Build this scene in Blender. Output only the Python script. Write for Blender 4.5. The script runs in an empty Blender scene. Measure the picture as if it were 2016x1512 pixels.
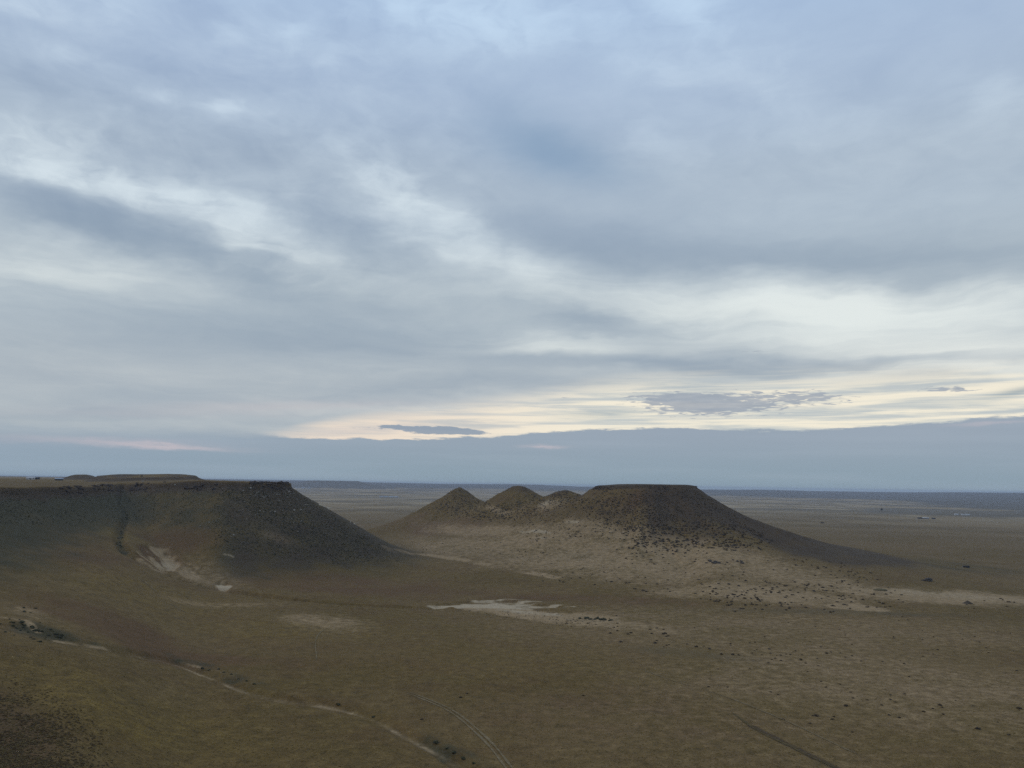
import bpy, math, random
import numpy as np
from mathutils import Matrix, Vector

DENOISE = False
random.seed(7)
rng = np.random.default_rng(11)
SC = bpy.context.scene
COL = SC.collection

# ------------------------------------------------------------------ camera
F = 1494.0                      # focal length in photo pixels (2016 wide)
EYE = 90.0                      # eye height over the valley floor
PITCH, ROLL = math.atan(198 / F), math.atan(0.016)
fwd = np.array([0, math.cos(PITCH), math.sin(PITCH)])
r0 = np.array([1.0, 0, 0]); u0 = np.array([0, -math.sin(PITCH), math.cos(PITCH)])
rgt = math.cos(ROLL) * r0 + math.sin(ROLL) * u0
upv = -math.sin(ROLL) * r0 + math.cos(ROLL) * u0
cam = bpy.data.cameras.new('camera')
cam.sensor_width = 36.0
cam.lens = 36.0 * F / 2016
cam.clip_start = 0.5
cam.clip_end = 80000
co = bpy.data.objects.new('camera', cam)
COL.objects.link(co)
M = Matrix(((rgt[0], upv[0], -fwd[0], 0), (rgt[1], upv[1], -fwd[1], 0), (rgt[2], upv[2], -fwd[2], EYE), (0, 0, 0, 1)))
co.matrix_world = M
SC.camera = co


def pdir(px, py):
    """directions seen at photo pixels"""
    px = np.asarray(px, float); py = np.asarray(py, float)
    d = fwd + (px[..., None] - 1008) / F * rgt - (py[..., None] - 756) / F * upv
    return d / np.linalg.norm(d, axis=-1, keepdims=True)


def eyeline(px):
    return 938 + 0.016 * np.asarray(px, float)


def pol(px, D):
    """plan position at range D in the direction of photo column px (on the eye line)"""
    d = pdir(px, eyeline(px))
    h = np.hypot(d[..., 0], d[..., 1])
    return np.stack([d[..., 0] / h * D, d[..., 1] / h * D], -1)


def poly(pts):
    a = np.array(pts, float)
    return pol(a[:, 0], a[:, 1])


# ------------------------------------------------------------------ numpy noise
def _hash(ix, iy, seed):
    n = (ix.astype(np.int64) * 374761393 + iy.astype(np.int64) * 668265263 + seed * 1442695041) & 0xFFFFFFFF
    n = ((n ^ (n >> 13)) * 1274126177) & 0xFFFFFFFF
    return ((n ^ (n >> 16)) & 0xFFFF).astype(np.float32) / 65535.0


def vnoise(x, y, seed=0):
    ix = np.floor(x); iy = np.floor(y)
    fx = x - ix; fy = y - iy
    fx = fx * fx * fx * (fx * (fx * 6 - 15) + 10); fy = fy * fy * fy * (fy * (fy * 6 - 15) + 10)
    a = _hash(ix, iy, seed); b = _hash(ix + 1, iy, seed); c = _hash(ix, iy + 1, seed); d = _hash(ix + 1, iy + 1, seed)
    return (a + (b - a) * fx) * (1 - fy) + (c + (d - c) * fx) * fy


def fbm(x, y, wl, octv=4, seed=0, gain=0.5):
    """-1..1 fractal noise of wavelength wl"""
    s = 0; amp = 1; tot = 0
    ca, sa = math.cos(0.6), math.sin(0.6)
    X, Y = x / wl, y / wl
    for o in range(octv):
        s = s + amp * (vnoise(X + 17.3 * o, Y - 9.1 * o, seed + o) * 2 - 1)
        tot += amp; amp *= gain
        X, Y = (X * ca - Y * sa) * 2.03, (X * sa + Y * ca) * 2.03
    return s / tot


def sstep(a, b, x):
    t = np.clip((x - a) / (b - a), 0, 1)
    return t * t * (3 - 2 * t)


def sdist(P, X, Y):
    """signed distance to a closed polygon (negative inside)"""
    best = np.full(X.shape, 1e18); inside = np.zeros(X.shape, bool)
    n = len(P)
    for i in range(n):
        ax, ay = P[i]; bx, by = P[(i + 1) % n]
        ex, ey = bx - ax, by - ay
        wx, wy = X - ax, Y - ay
        t = np.clip((wx * ex + wy * ey) / (ex * ex + ey * ey + 1e-9), 0, 1)
        dx, dy = wx - t * ex, wy - t * ey
        best = np.minimum(best, dx * dx + dy * dy)
        c = (ay > Y) != (by > Y)
        xin = ax + (Y - ay) * ex / (ey if abs(ey) > 1e-9 else 1e-9)
        inside ^= c & (X < xin)
    d = np.sqrt(best)
    return np.where(inside, -d, d)


def ldist(P, X, Y):
    """distance to an open polyline, the parameter 0..1 along it and the side"""
    best = np.full(X.shape, 1e18); tt = np.zeros(X.shape); sd = np.zeros(X.shape)
    seg = np.hypot(*(P[1:] - P[:-1]).T); cum = np.concatenate([[0], np.cumsum(seg)])
    for i in range(len(P) - 1):
        ax, ay = P[i]; bx, by = P[i + 1]
        ex, ey = bx - ax, by - ay
        wx, wy = X - ax, Y - ay
        t = np.clip((wx * ex + wy * ey) / (ex * ex + ey * ey + 1e-9), 0, 1)
        dx, dy = wx - t * ex, wy - t * ey
        d2 = dx * dx + dy * dy
        m = d2 < best
        best = np.where(m, d2, best)
        tt = np.where(m, (cum[i] + t * seg[i]) / cum[-1], tt)
        sd = np.where(m, np.sign(ex * wy - ey * wx), sd)
    return np.sqrt(best), tt, sd


# ------------------------------------------------------------------ the terrain as a height field
RIM = poly([(566, 884), (545, 872), (505, 868), (450, 876), (380, 902), (310, 938), (262, 985), (240, 1010), (228, 975), (190, 915), (120, 850),
            (50, 790), (-20, 735), (-120, 660), (-260, 575), (-430, 500), (-700, 425), (-1100, 360), (-2000, 290)])
RIM = np.concatenate([RIM, np.array([(-210, 60), (-120, 22), (-40, 8), (0, 5), (40, 4), (120, -20), (300, -90), (600, -260), (900, -900), (0, -2500), (-2500, -1500), (-4200, 600), (-5200, 3200)]),
                      poly([(-300, 6000), (200, 5200), (330, 3600), (400, 2400), (440, 1700), (480, 1300), (528, 1080), (556, 960), (568, 915)])])
RMESA = poly([(1170, 985), (1182, 962), (1215, 946), (1290, 936), (1340, 944), (1362, 962), (1369, 990), (1362, 1025), (1300, 1060), (1210, 1058), (1172, 1020)])
MNDA = poly([(140, 1590), (160, 1560), (178, 1580), (182, 1640), (150, 1650)])
MNDB = poly([(200, 1190), (240, 1150), (300, 1165), (360, 1190), (384, 1230), (384, 1300), (340, 1380), (240, 1400), (190, 1300)])
FARM = poly([(628, 8800), (662, 8600), (700, 8650), (708, 9000), (690, 9500), (600, 9600)])
C1, C2, C3 = pol(905.0, 1300), pol(1022.0, 1200), pol(1112.0, 1100)
C1r, C2r, C3r = [0, 12, 30, 72, 97, 130, 162, 220, 300, 420], [0, 10, 16, 40, 75, 105, 140, 180, 250, 380], [0, 8, 30, 60, 90, 120, 160, 230, 350]
C1z, C2z, C3z = [84.5, 78.5, 66, 43.5, 30.5, 18, 10, 4, 1, 0], [88.5, 87, 84, 70, 49, 33, 19, 11, 4, 0], [83, 81, 72.5, 58, 42, 29, 17, 6, 0]
SKYP = [-3000, 0, 130, 560, 640, 740, 900, 1000, 1060, 1140, 1375, 1500, 1600, 1700, 1800, 1900, 2016, 2300, 4000]
SKYZ = [95, 98, 104, 101, 97, 84, 85, 93, 93, 75, 64, 72, 65, 66, 71, 84, 89, 90, 80]


def terrain(X, Y):
    """height, and which landform carries it"""
    D = np.hypot(X, Y)
    A = 1008 + 1507 * np.tan(np.clip(np.arctan2(X, Y), -1.35, 1.35)) - 3
    n1 = fbm(X, Y, 160, 4, 1); n2 = fbm(X, Y, 42, 4, 5); n3 = fbm(X, Y, 11, 3, 9)
    near = sstep(6000, 2500, D)
    # valley floor, sinking a little to the right, and the far country that climbs to the skyline
    base = 1.6 * n1 * near + 0.5 * n2 * near + 0.12 * n3
    base += 3.5 * fbm(X, Y, 900, 3, 21) * sstep(1200, 2500, D)
    T0 = np.interp(A, [1300, 1600, 1850, 2016, 2300], [4600, 4600, 4000, 3000, 2800])
    t = np.clip((D - T0) / (13000 - T0), 0, 1)
    sk = np.interp(A, SKYP, SKYZ)
    far = sk * (0.30 * t + 0.70 * sstep(0.30, 1.0, t)) * (1 - 0.5 * sstep(13000, 16500, D))
    und = fbm(X, Y, 1500, 4, 31) * 14 + fbm(X, Y, 3600, 3, 37) * 14
    base += far + und * sstep(3000, 7000, D) * (0.65 + 0.35 * sstep(0, 0.1, 1 - t))
    hs = {}
    # the plateau that carries the camera and runs round to the left mesa
    s = sdist(RIM, X, Y) + 4.5 * n2 + 2.0 * n3 + 6 * n1 * sstep(540, 380, A)
    lf = sstep(450, 150, A)                                   # bay side
    ztop = 88.6 - 7.6 * sstep(420, 150, A) + 4.5 * sstep(750, 1500, D) * sstep(420, 150, A) + sstep(1500, 4000, D) * 4
    ztop = np.where(Y < 100, 88.3, ztop)
    pn = np.interp(s, [-40, -2, 0, 1.8, 40, 120, 142, 168, 200, 260, 340], [1, 1, 0.99, 0.935, 0.70, 0.20, 0.105, 0.055, 0.03, 0.012, 0])
    pb = np.interp(s, [-40, -3, 0, 2.5, 30, 60, 100, 150, 200, 270, 360, 500], [1, 1, 0.985, 0.92, 0.72, 0.545, 0.38, 0.25, 0.165, 0.09, 0.04, 0])
    pc = np.interp(s, [-3, 0, 30, 80, 130, 180, 260, 330], [1, 0.98, 0.7, 0.3, 0.12, 0.05, 0.012, 0])
    p = pn + (pb - pn) * lf
    cm = sstep(300, 120, D)
    p = p + (pc - p) * cm
    rib = (n2 * 3.0 + n3 * 1.0) * sstep(0, 25, s) * sstep(190, 90, s)
    hs['left'] = ztop * p + rib + np.where(s < 0, 0.5 * n2, 0)
    # mounds standing on the plateau
    sa = sdist(MNDA, X, Y) + 2 * n2
    sb = sdist(MNDB, X, Y) + 3 * n2
    ma = np.interp(sa, [-30, -8, 0, 6, 22, 40], [10.5, 10.2, 8.5, 6, 1, 0])
    front = sstep(1180, 1360, D)
    mb = (5.2 + 5.6 * front) * np.interp(sb, [-60, -10, 0, 4, 14, 30], [1, 0.98, 0.86, 0.5, 0.12, 0])
    hs['left'] = hs['left'] + ma + mb
    # the right mesa
    sr = sdist(RMESA, X, Y) + 3.0 * n2 + 1.4 * n3
    zr = 93.6 - 2.4 * sstep(1260, 1170, A)
    tail = 92 + 30 * sstep(1330, 1420, A)
    er = np.exp(-np.clip(sr - 5, 0, None) / tail * (1 + 0.12 * n1)) * sstep(430, 250, sr)
    cap = np.interp(sr, [-10, -4, 0, 2.5, 5], [1, 0.994, 0.982, 0.955, 0.942])
    th = np.arctan2(X - 170.0, Y - 985.0); rb = fbm(th * 13 + 9, sr * 0.006 + 3, 1.0, 4, 141)
    hs['right'] = zr * cap * np.where(sr < 5, 1, er) + (n2 * 1.8 + n3 * 0.9 + 3.4 * rb) * sstep(0, 25, sr) * sstep(190, 90, sr)
    for k, (c, rr, zz) in {'cone_a': (C1, C1r, C1z), 'cone_b': (C2, C2r, C2z), 'cone_c': (C3, C3r, C3z)}.items():
        d = np.hypot(X - c[0], Y - c[1]); w = sstep(4, 40, d)
        d = d * (1 + 0.07 * n1 * w) + 2.2 * n2 * w
        hs[k] = np.interp(np.clip(d, 0, None), rr, zz) + (1.0 * n3 + 1.0 * n2 * w + 2.6 * w * sstep(8, 40, d) * fbm(np.arctan2(X - c[0], Y - c[1]) * 7 + 5, d * 0.006, 1.0, 4, 151)) * sstep(190, 70, d)
    sf = sdist(FARM, X, Y) + 40 * fbm(X, Y, 300, 2, 3)
    hs['far'] = 101 * np.interp(sf, [-10, 0, 60, 260, 700], [1, 0.97, 0.8, 0.5, 0])
    q = 5.0
    tot = 0
    for k in ('left', 'right', 'cone_a', 'cone_b', 'cone_c'):
        tot = tot + np.clip(hs[k], 0, None) ** q
    h = tot ** (1 / q)
    H = np.maximum(base, 0) + h * (1 - 0.0 * base) + np.minimum(base, 0)
    # far plateau: do not stack the far rise on the left plateau
    H = np.where(hs['left'] > 40, np.maximum(h + 0.5 * np.clip(base, -3, 3), base), H)
    H = np.maximum(H, hs['far'])
    H = np.where((hs['left'] > 60) & (D > 1500), np.maximum(h, np.interp(D, [1500, 4000, 13000], [0, 80, 97])), H)
    hs['s_left'], hs['s_right'], hs['s_a'], hs['s_b'], hs['base'] = s, sr, sa, sb, base
    return H, hs


# polar grid round the foot of the camera
az_in = np.radians(np.linspace(-36.5, 36.5, 880))
az_l = np.radians(-36.5 - np.cumsum(np.geomspace(0.12, 6, 44)) ); az_l = az_l[az_l > math.radians(-178)]
az = np.concatenate([az_l[::-1], az_in, -az_l])
rr_ = [3, 8, 15, 25, 40, 60, 85, 110, 135, 160, 185]
r = 200.0
while r < 17000:
    rr_.append(r)
    if r < 1420: r += 1.25 + 0.35 * (r / 1400)
    elif r < 2600: r *= 1.006
    else: r *= 1.012
RR = np.array(rr_)
NI, NJ = len(RR), len(az)
GX = RR[:, None] * np.sin(az)[None]
GY = RR[:, None] * np.cos(az)[None]
H0, HS = terrain(GX, GY)


def cast(px, py, Z=None):
    """where the ray through a photo pixel first meets the terrain (x, y, z)"""
    Z = H0 if Z is None else Z
    px = np.atleast_1d(np.asarray(px, float)); py = np.atleast_1d(np.asarray(py, float))
    d = pdir(px, py); out = np.zeros((len(px), 3))
    a = np.arctan2(d[:, 0], d[:, 1]); sl = d[:, 2] / np.hypot(d[:, 0], d[:, 1])
    j = np.clip(np.searchsorted(az, a), 1, NJ - 1); w = (a - az[j - 1]) / (az[j] - az[j - 1])
    for k in range(len(px)):
        z = Z[:, j[k] - 1] * (1 - w[k]) + Z[:, j[k]] * w[k]
        g = z - (EYE + RR * sl[k])
        g[:9] = -1
        hit = np.nonzero(g >= 0)[0]
        i = hit[0] if len(hit) else NI - 1
        t = g[i] / (g[i] - g[i - 1] + 1e-9) if len(hit) else 0
        rr = RR[i] + (RR[i - 1] - RR[i]) * np.clip(t, 0, 1)
        out[k] = (math.sin(a[k]) * rr, math.cos(a[k]) * rr, EYE + rr * sl[k])
    return out


def line(pts, n=None):
    """a pixel polyline, densified, laid on the terrain"""
    a = np.array(pts, float)
    t = np.linspace(0, len(a) - 1, n or (len(a) - 1) * 5 + 1)
    # Catmull-Rom
    i = np.clip(t.astype(int), 0, len(a) - 2); u = (t - i)[:, None]
    p0 = a[np.clip(i - 1, 0, None)]; p1 = a[i]; p2 = a[i + 1]; p3 = a[np.clip(i + 2, None, len(a) - 1)]
    c = 0.5 * (2 * p1 + (p2 - p0) * u + (2 * p0 - 5 * p1 + 4 * p2 - p3) * u ** 2 + (3 * p1 - p0 - 3 * p2 + p3) * u ** 3)
    return cast(c[:, 0], c[:, 1])[:, :2]


GUL1 = line([(236, 962), (238, 990), (250, 1015), (240, 1040), (236, 1062), (250, 1085), (285, 1106), (330, 1128), (385, 1148), (440, 1160), (520, 1172), (620, 1184), (730, 1192), (860, 1197)])
GUL1b = line([(860, 1197), (950, 1205), (1050, 1218), (1160, 1230), (1250, 1236)])
GUL2 = line([(-90, 1205), (0, 1226), (60, 1240), (95, 1250), (150, 1266), (215, 1280), (330, 1300), (400, 1325), (460, 1350), (500, 1363), (560, 1376), (640, 1386), (740, 1415), (800, 1445), (850, 1470), (900, 1500), (960, 1540)])
WN = fbm(GX, GY, 60, 4, 50); WN2 = fbm(GX, GY, 14, 4, 57); WN3 = fbm(GX, GY, 4.5, 3, 63)
WL = fbm(GX, GY, 260, 4, 70)


def blob(px, py, rx, ry, tilt=0.0, soft=1.0, rag=0.35):
    """a soft patch on the ground, given by where it lies in the photo; laid out in plan"""
    st, ct = math.sin(tilt), math.cos(tilt)
    c = cast([px, px + rx * ct, px - rx * ct, px - ry * st * 0.5, px + ry * st * 0.5], [py, py + rx * st, py - rx * st, py + ry * ct * 0.5, py - ry * ct * 0.5])[:, :2]
    D = np.hypot(*c[0]); t_ = np.array([c[0][1], -c[0][0]]) / D; o_ = c[0] / D     # across and away
    ax = c[1] - c[2]; ax = ax / 2
    if np.hypot(*ax) > 2.2 * rx * D / F + 25:                                      # the far end fell off a crest
        e = min((c[1] - c[0], c[0] - c[2]), key=lambda q: np.hypot(*q)); ax = e if np.hypot(*e) < 2.2 * rx * D / F + 25 else t_ * rx * D / F
    dn, up_ = (c[3] - c[0]) * 2, (c[0] - c[4]) * 2
    ay = min((dn, up_), key=lambda q: np.hypot(*q)) if max(np.hypot(*dn), np.hypot(*up_)) > 2.5 * min(np.hypot(*dn), np.hypot(*up_)) else (dn + up_) / 2
    A = np.array([ax, ay]).T
    Ai = np.linalg.pinv(A)
    dx, dy = GX - c[0, 0], GY - c[0, 1]
    u = Ai[0, 0] * dx + Ai[0, 1] * dy; v = Ai[1, 0] * dx + Ai[1, 1] * dy
    rad = np.sqrt(u * u + v * v) + rag * (WN * 0.7 + WN2 * 0.5)
    return sstep(1 + 0.6 * soft, 1 - 0.6 * soft, rad)


# carving
g1, t1, sd1 = ldist(GUL1, GX, GY)
g1b, t1b, _ = ldist(GUL1b, GX, GY)
g2, t2, sd2 = ldist(GUL2, GX, GY)
cut1 = np.interp(t1, [0, 0.15, 0.35, 0.5, 0.62, 0.75, 0.85, 1], [1.8, 2.2, 2.8, 5.5, 6.5, 5, 3, 2.5])
wid1 = np.interp(t1, [0, 0.3, 0.45, 0.55, 0.65, 0.75, 0.9, 1], [4, 4.5, 7, 13, 12, 9, 6, 6])
carve = cut1 * sstep(1, 0.25, (g1 + 2.5 * WN2 * sstep(2, 8, g1)) / wid1)
PAN = np.maximum.reduce([blob(965, 1190, 95, 9, 0.0, 0.25), blob(1040, 1193, 75, 5, 0.02, 0.25), blob(1090, 1208, 90, 10, 0.09, 0.4)])
carve = np.maximum(carve, 1.3 * sstep(0.15, 0.75, PAN))
carve = np.maximum(carve, 1.4 * sstep(1, 0.3, (g1b + 3 * WN2) / 12) * sstep(1, 0.6, t1b))
cut2 = np.interp(t2, [0, 0.2, 0.35, 0.5, 0.7, 0.85, 1], [1.9, 1.7, 1.5, 1.6, 1.4, 2.0, 2.2])
carve = np.maximum(carve, cut2 * sstep(1, 0.2, (g2 + 1.2 * WN2) / np.interp(t2, [0, 0.2, 0.5, 0.65, 1], [14, 9, 6, 7, 5])))
CLF = np.maximum(blob(312, 1100, 46, 19, 0.4, 0.35), blob(440, 1151, 18, 7, 0.1, 0.3))
carve += 3.0 * CLF * (0.8 + 0.8 * WN2)
#CUT
H1 = H0 - carve + 0.10 * WN3 * sstep(1500, 700, RR)[:, None]


def rills(px, py, k):
    c = cast([px], [py])[0]
    a = np.arctan2(GX - c[0], GY - c[1]); r_ = np.hypot(GX - c[0], GY - c[1])
    return fbm(a * 9 + 40, r_ * 0.05 + k, 1.0, 4, 110 + k)


RIL = rills(338, 1128, 1)
CLM = CLF * np.clip(0.62 + 1.9 * RIL + 0.5 * WN2, 0, 1.1)
# ------------------------------------------------------------------ what grows or lies where, plus painted shade on the right mesa: masks, in plan
def mx(*a):
    return np.clip(np.maximum.reduce(a), 0, 1)


def ln(pts, w, n=None):
    d, t, s_ = ldist(line(pts, n), GX, GY)
    return sstep(1.3, 0.5, (d + w * 0.5 * WN2) / w), t, s_


sL, sR = HS['s_left'], HS['s_right']
front = GY > 100
slopeL = sstep(-2, 6, sL) * sstep(190, 110, sL) * front
dC = np.minimum.reduce([np.hypot(GX - C1[0], GY - C1[1]) * 1.0, np.hypot(GX - C2[0], GY - C2[1]) * 1.0, np.hypot(GX - C3[0], GY - C3[1])])
slopeR = np.maximum(sstep(-6, 4, sR) * sstep(185, 60, sR + 40 * WN), sstep(150, 60, dC + 30 * WN) * 0.8)
AA = 1008 + 1507 * np.tan(np.clip(np.arctan2(GX, GY), -1.35, 1.35))
DD = np.hypot(GX, GY)

TAILD = sdist(np.concatenate([cast(*np.array([(1385, 1000), (1440, 1032), (1500, 1070), (1560, 1099), (1640, 1113), (1720, 1121), (1800, 1117)]).T)[:, :2], pol(np.array([1815.0, 1700.0, 1560.0, 1400.0]), np.array([960.0, 1080.0, 1140.0, 1120.0]))]), GX, GY)  # outline of the shade painted on the right mesa's long tail
BRL = np.clip(0.35 + 2.0 * fbm(GX, GY, 24, 4, 171), 0, 1)
m_pale = np.clip(mx(BRL * 0.75 * ln([(112, 1254), (150, 1262), (190, 1270), (222, 1276)], 1.8)[0], 0.6 * ln([(-20, 1208), (20, 1216), (50, 1222), (78, 1238)], 1.6)[0], BRL * 0.6 * ln([(228, 1280), (300, 1291), (345, 1299), (400, 1315)], 1.2)[0], 0.6 * blob(1090, 1070, 160, 45, 0.1), 0.55 * blob(1400, 1110, 260, 40, 0.1), 0.6 * blob(1300, 1060, 120, 18, 0.1), 0.5 * blob(900, 1075, 130, 20, 0.1), 0.9 * CLM, 0.7 * blob(375, 1133, 30, 8, 0.3, 0.6), 0.45 * blob(400, 1140, 90, 16, 0.25),
    0.62 * blob(1230, 1105, 300, 45, 0.06), 0.55 * blob(1000, 1075, 220, 30, 0.1), 0.8 * blob(1850, 1172, 220, 14, 0.06, 0.9, 0.6), 0.6 * blob(1600, 1140, 130, 22, 0.2),
    0.7 * blob(1480, 1165, 200, 22, 0.05), 0.75 * blob(1330, 1090, 150, 20, 0.1), 0.7 * blob(1170, 1040, 90, 16, 0.1),
    np.clip(0.6 + 1.6 * fbm(GX, GY, 30, 4, 161), 0.1, 1) * 0.75 * ln([(765, 1082), (820, 1090), (900, 1100), (960, 1112), (1030, 1124), (1095, 1137)], 9)[0],
    0.55 * blob(540, 1057, 40, 9, 0.3), 0.5 * blob(640, 1225, 90, 14, 0.1), 0.5 * blob(50, 1207, 45, 8, 0.2), 0.4 * blob(440, 1192, 120, 6, 0.05),
    0.5 * blob(1240, 1233, 120, 9, 0.06, 0.8, 0.6), 0.45 * blob(1320, 1245, 70, 8, 0.06, 0.8, 0.6), 0.8 * blob(1690, 1196, 70, 6, 0.08, 0.5),
    0.9 * blob(1020, 1203, 110, 9, 0.1, 0.5), 0.75 * blob(1110, 1214, 100, 12, 0.08, 0.7, 0.6), 0.6 * blob(1180, 1226, 120, 10, 0.08, 0.8), 0.6 * blob(960, 1045, 200, 12, 0.08), 0.75 * blob(1085, 992, 28, 9, -0.3), 0.6 * blob(985, 1008, 50, 8, 0),
    0.35 * blob(1500, 1240, 560, 50, 0.04), 0.4 * blob(1700, 1340, 480, 90, 0.12), 0.25 * blob(1500, 1440, 460, 90, 0.1)), 0, 1)
m_salt = mx(sstep(0.2, 0.7, np.maximum.reduce([blob(985, 1187, 98, 8, 0, 0.3, 0.5), blob(905, 1191, 62, 3.5, -0.04, 0.4, 0.4), blob(1060, 1191, 62, 3.5, -0.02, 0.3, 0.45), 0.75 * blob(1010, 1198, 90, 6, 0.08, 0.5, 0.6)])) * np.clip(1.05 + 2.6 * fbm(GX * 0.22, GY, 9, 4, 97), 0.05, 1) * np.clip(0.9 + 1.0 * WN2, 0.2, 1), 0.9 * blob(440, 1151, 17, 5, 0.1, 0.25),
            0.4 * CLM * blob(330, 1112, 30, 12, 0.3, 0.5), 0.5 * ln([(440, 1091), (452, 1093), (459, 1097)], 1.0)[0], 0.5 * blob(1075, 990, 16, 6, -0.3),
            0.35 * blob(1850, 1170, 130, 6, 0.08), 0.55 * ln([(1090, 1196), (1110, 1195), (1130, 1194)], 2)[0],
            0.55 * blob(1050, 1045, 30, 2.5, 0, 0.5), 0.5 * blob(1130, 1028, 22, 2.5, -0.1, 0.5), 0.5 * blob(1065, 1058, 16, 2, 0, 0.5))
seg2 = np.interp(t2, [0, 0.13, 0.16, 0.2, 0.235, 0.25, 0.335, 0.35, 0.45, 0.5, 0.58, 0.62, 0.72, 0.8, 0.9, 0.94, 1], [0.3, 0.3, 0.6, 0.95, 0.9, 0.35, 0.4, 0.95, 0.85, 0.75, 0.85, 0.7, 0.55, 0.85, 0.9, 0.7, 0.7])
wseg = np.interp(t2, [0, 0.35, 0.45, 0.55, 0.6, 0.7, 0.9, 1], [0.8, 0.8, 1.0, 1.8, 2.4, 0.9, 1.2, 1.0])
gline = seg2 * np.clip(0.66 + 1.5 * fbm(GX, GY, 18, 4, 95), 0.18, 1) * sstep(1.5, 0.4, np.abs(g2 * np.where(sd2 > 0, 1, -1) - 0.6 + 0.9 * WN2) / wseg)
seg1 = np.interp(t1, [0, 0.6, 0.63, 0.7, 0.78, 0.82, 0.86, 1], [0, 0, 0.3, 0.1, 0.2, 0.75, 0.1, 0.1])
gline = np.maximum(gline, seg1 * sstep(1.6, 0.4, np.abs(g1 - 2 + WN2) / 2.0))
m_salt = np.maximum(m_salt, 0.42 * gline); m_pale = np.maximum(m_pale, 0.8 * gline)
m_red = mx(0.8 * CLF * (CLM < 0.35), 0.75 * blob(312, 1092, 52, 10, 0.35, 0.5), 0.9 * blob(20, 1450, 130, 80, 0.8, 1.6), 0.75 * blob(230, 1235, 180, 24, 0.3), 0.7 * blob(400, 1300, 130, 16, 0.15), 0.7 * blob(340, 1060, 100, 26, 0.15), 0.5 * blob(150, 1085, 130, 30, 0.2), 0.5 * blob(120, 1040, 80, 16, 0.3),
           0.65 * blob(700, 1155, 240, 20, 0.06), 0.6 * blob(870, 1040, 100, 16, 0), 0.75 * blob(1330, 985, 110, 24, 0), 0.6 * sstep(1400, 1470, AA) * sstep(250, 80, sR + 30 * WN) * sstep(840, 880, GY) * sstep(960, 900, GY),
           0.45 * blob(80, 1180, 100, 14, 0.1), 0.6 * blob(1180, 1180, 280, 9, 0.02), 0.35 * blob(1180, 1400, 300, 60, 0.1), 0.3 * blob(640, 1290, 220, 30, 0.05))
BRK = np.clip(0.55 + 1.6 * fbm(GX, GY, 13, 4, 101), 0, 1.2)
m_green = mx(np.maximum(0.6 * slopeL * sstep(110, 60, sL) * sstep(225, 300, AA), 0.75 * slopeL * sstep(380, 480, AA + 60 * WN)), 1.0 * sstep(0, 8, sL) * sstep(120, 30, sL + 30 * WN) * front * sstep(420, 240, AA), 0.5 * blob(620, 1095, 150, 26, 0.25),
             np.interp(t1, [0, 0.5, 0.55, 1], [0.6, 0.65, 0.3, 0.35]) * sstep(1.2, 0.4, (g1 + 3 * WN2) / np.interp(t1, [0, 0.4, 1], [3.2, 3.8, 3.5])),
             0.8 * blob(90, 1240, 70, 10, 0.25), BRK * 0.55 * ln([(330, 1290), (420, 1318), (500, 1345), (540, 1362)], 6)[0], BRK * 0.5 * ln([(100, 1262), (200, 1268), (300, 1290)], 5)[0],
             BRK * 0.5 * ln([(840, 1452), (890, 1480), (940, 1510), (970, 1530)], 6)[0], 0.25 * blob(40, 1440, 150, 70, 0.8, 1.2), 0.75 * ln([(1120, 1217), (1160, 1219), (1210, 1221)], 3.5)[0],
             0.45 * blob(1370, 1288, 140, 10, 0.1), 0.45 * blob(1650, 1205, 300, 6, 0.02), 0.6 * blob(1980, 1023, 60, 4, 0.03, 0.6), 0.4 * blob(1850, 1112, 200, 10, 0.08),
             0.55 * blob(1130, 1095, 60, 10, 0.1), 0.35 * blob(960, 1090, 90, 9, 0.1), 0.7 * ln([(620, 1183), (700, 1190), (800, 1196)], 3)[0], 0.5 * ln([(440, 1118), (480, 1126), (530, 1140)], 3)[0],
             0.5 * blob(420, 1080, 14, 4, 0.1))
m_dark = mx(0.35 * sstep(0, -20, sL) * (GY > 300) * sstep(1250, 1000, DD), 0.85 * sstep(-60, -20, sR) * sstep(8, 2, sR), 0.85 * sstep(-4, 3, sR) * sstep(150, 35, sR + 34 * WN) * sstep(1225, 1310, AA + 40 * WN), 0.3 * sstep(-4, 3, sR) * sstep(110, 40, sR) , 0.55 * sstep(40, 10, dC + 12 * WN) ,  # right part of the right mesa's front: shade painted into the ground colour
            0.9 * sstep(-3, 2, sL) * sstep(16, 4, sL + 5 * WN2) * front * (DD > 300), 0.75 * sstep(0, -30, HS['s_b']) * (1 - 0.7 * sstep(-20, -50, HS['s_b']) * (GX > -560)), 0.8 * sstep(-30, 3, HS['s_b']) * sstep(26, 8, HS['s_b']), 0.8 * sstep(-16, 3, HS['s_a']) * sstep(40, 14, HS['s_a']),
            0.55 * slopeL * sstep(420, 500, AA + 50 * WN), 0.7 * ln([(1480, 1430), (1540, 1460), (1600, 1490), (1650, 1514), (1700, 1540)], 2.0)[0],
            0.8 * sstep(14, -22, TAILD + 12 * WN))  # right mesa tail: its shaded side painted dark
m_yel = mx(0.6 * blob(200, 1040, 90, 16, 0.35), 0.35 * blob(300, 1170, 260, 30, 0.1), 0.45 * blob(240, 1400, 280, 60, 0.2), 0.35 * blob(560, 1240, 240, 24, 0.05), 0.35 * sstep(-20, -50, HS['s_b']) * (GX > -560), 0.15 * sstep(-6, -30, sL) * front,
            0.35 * blob(520, 1130, 120, 14, 0.2), 0.25 * blob(900, 1300, 340, 40, 0.03))
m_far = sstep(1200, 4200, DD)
DHL = np.interp(AA, [500, 1375, 1700, 1850, 2016, 2300], [8600, 8600, 7000, 5600, 4300, 4000])
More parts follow.
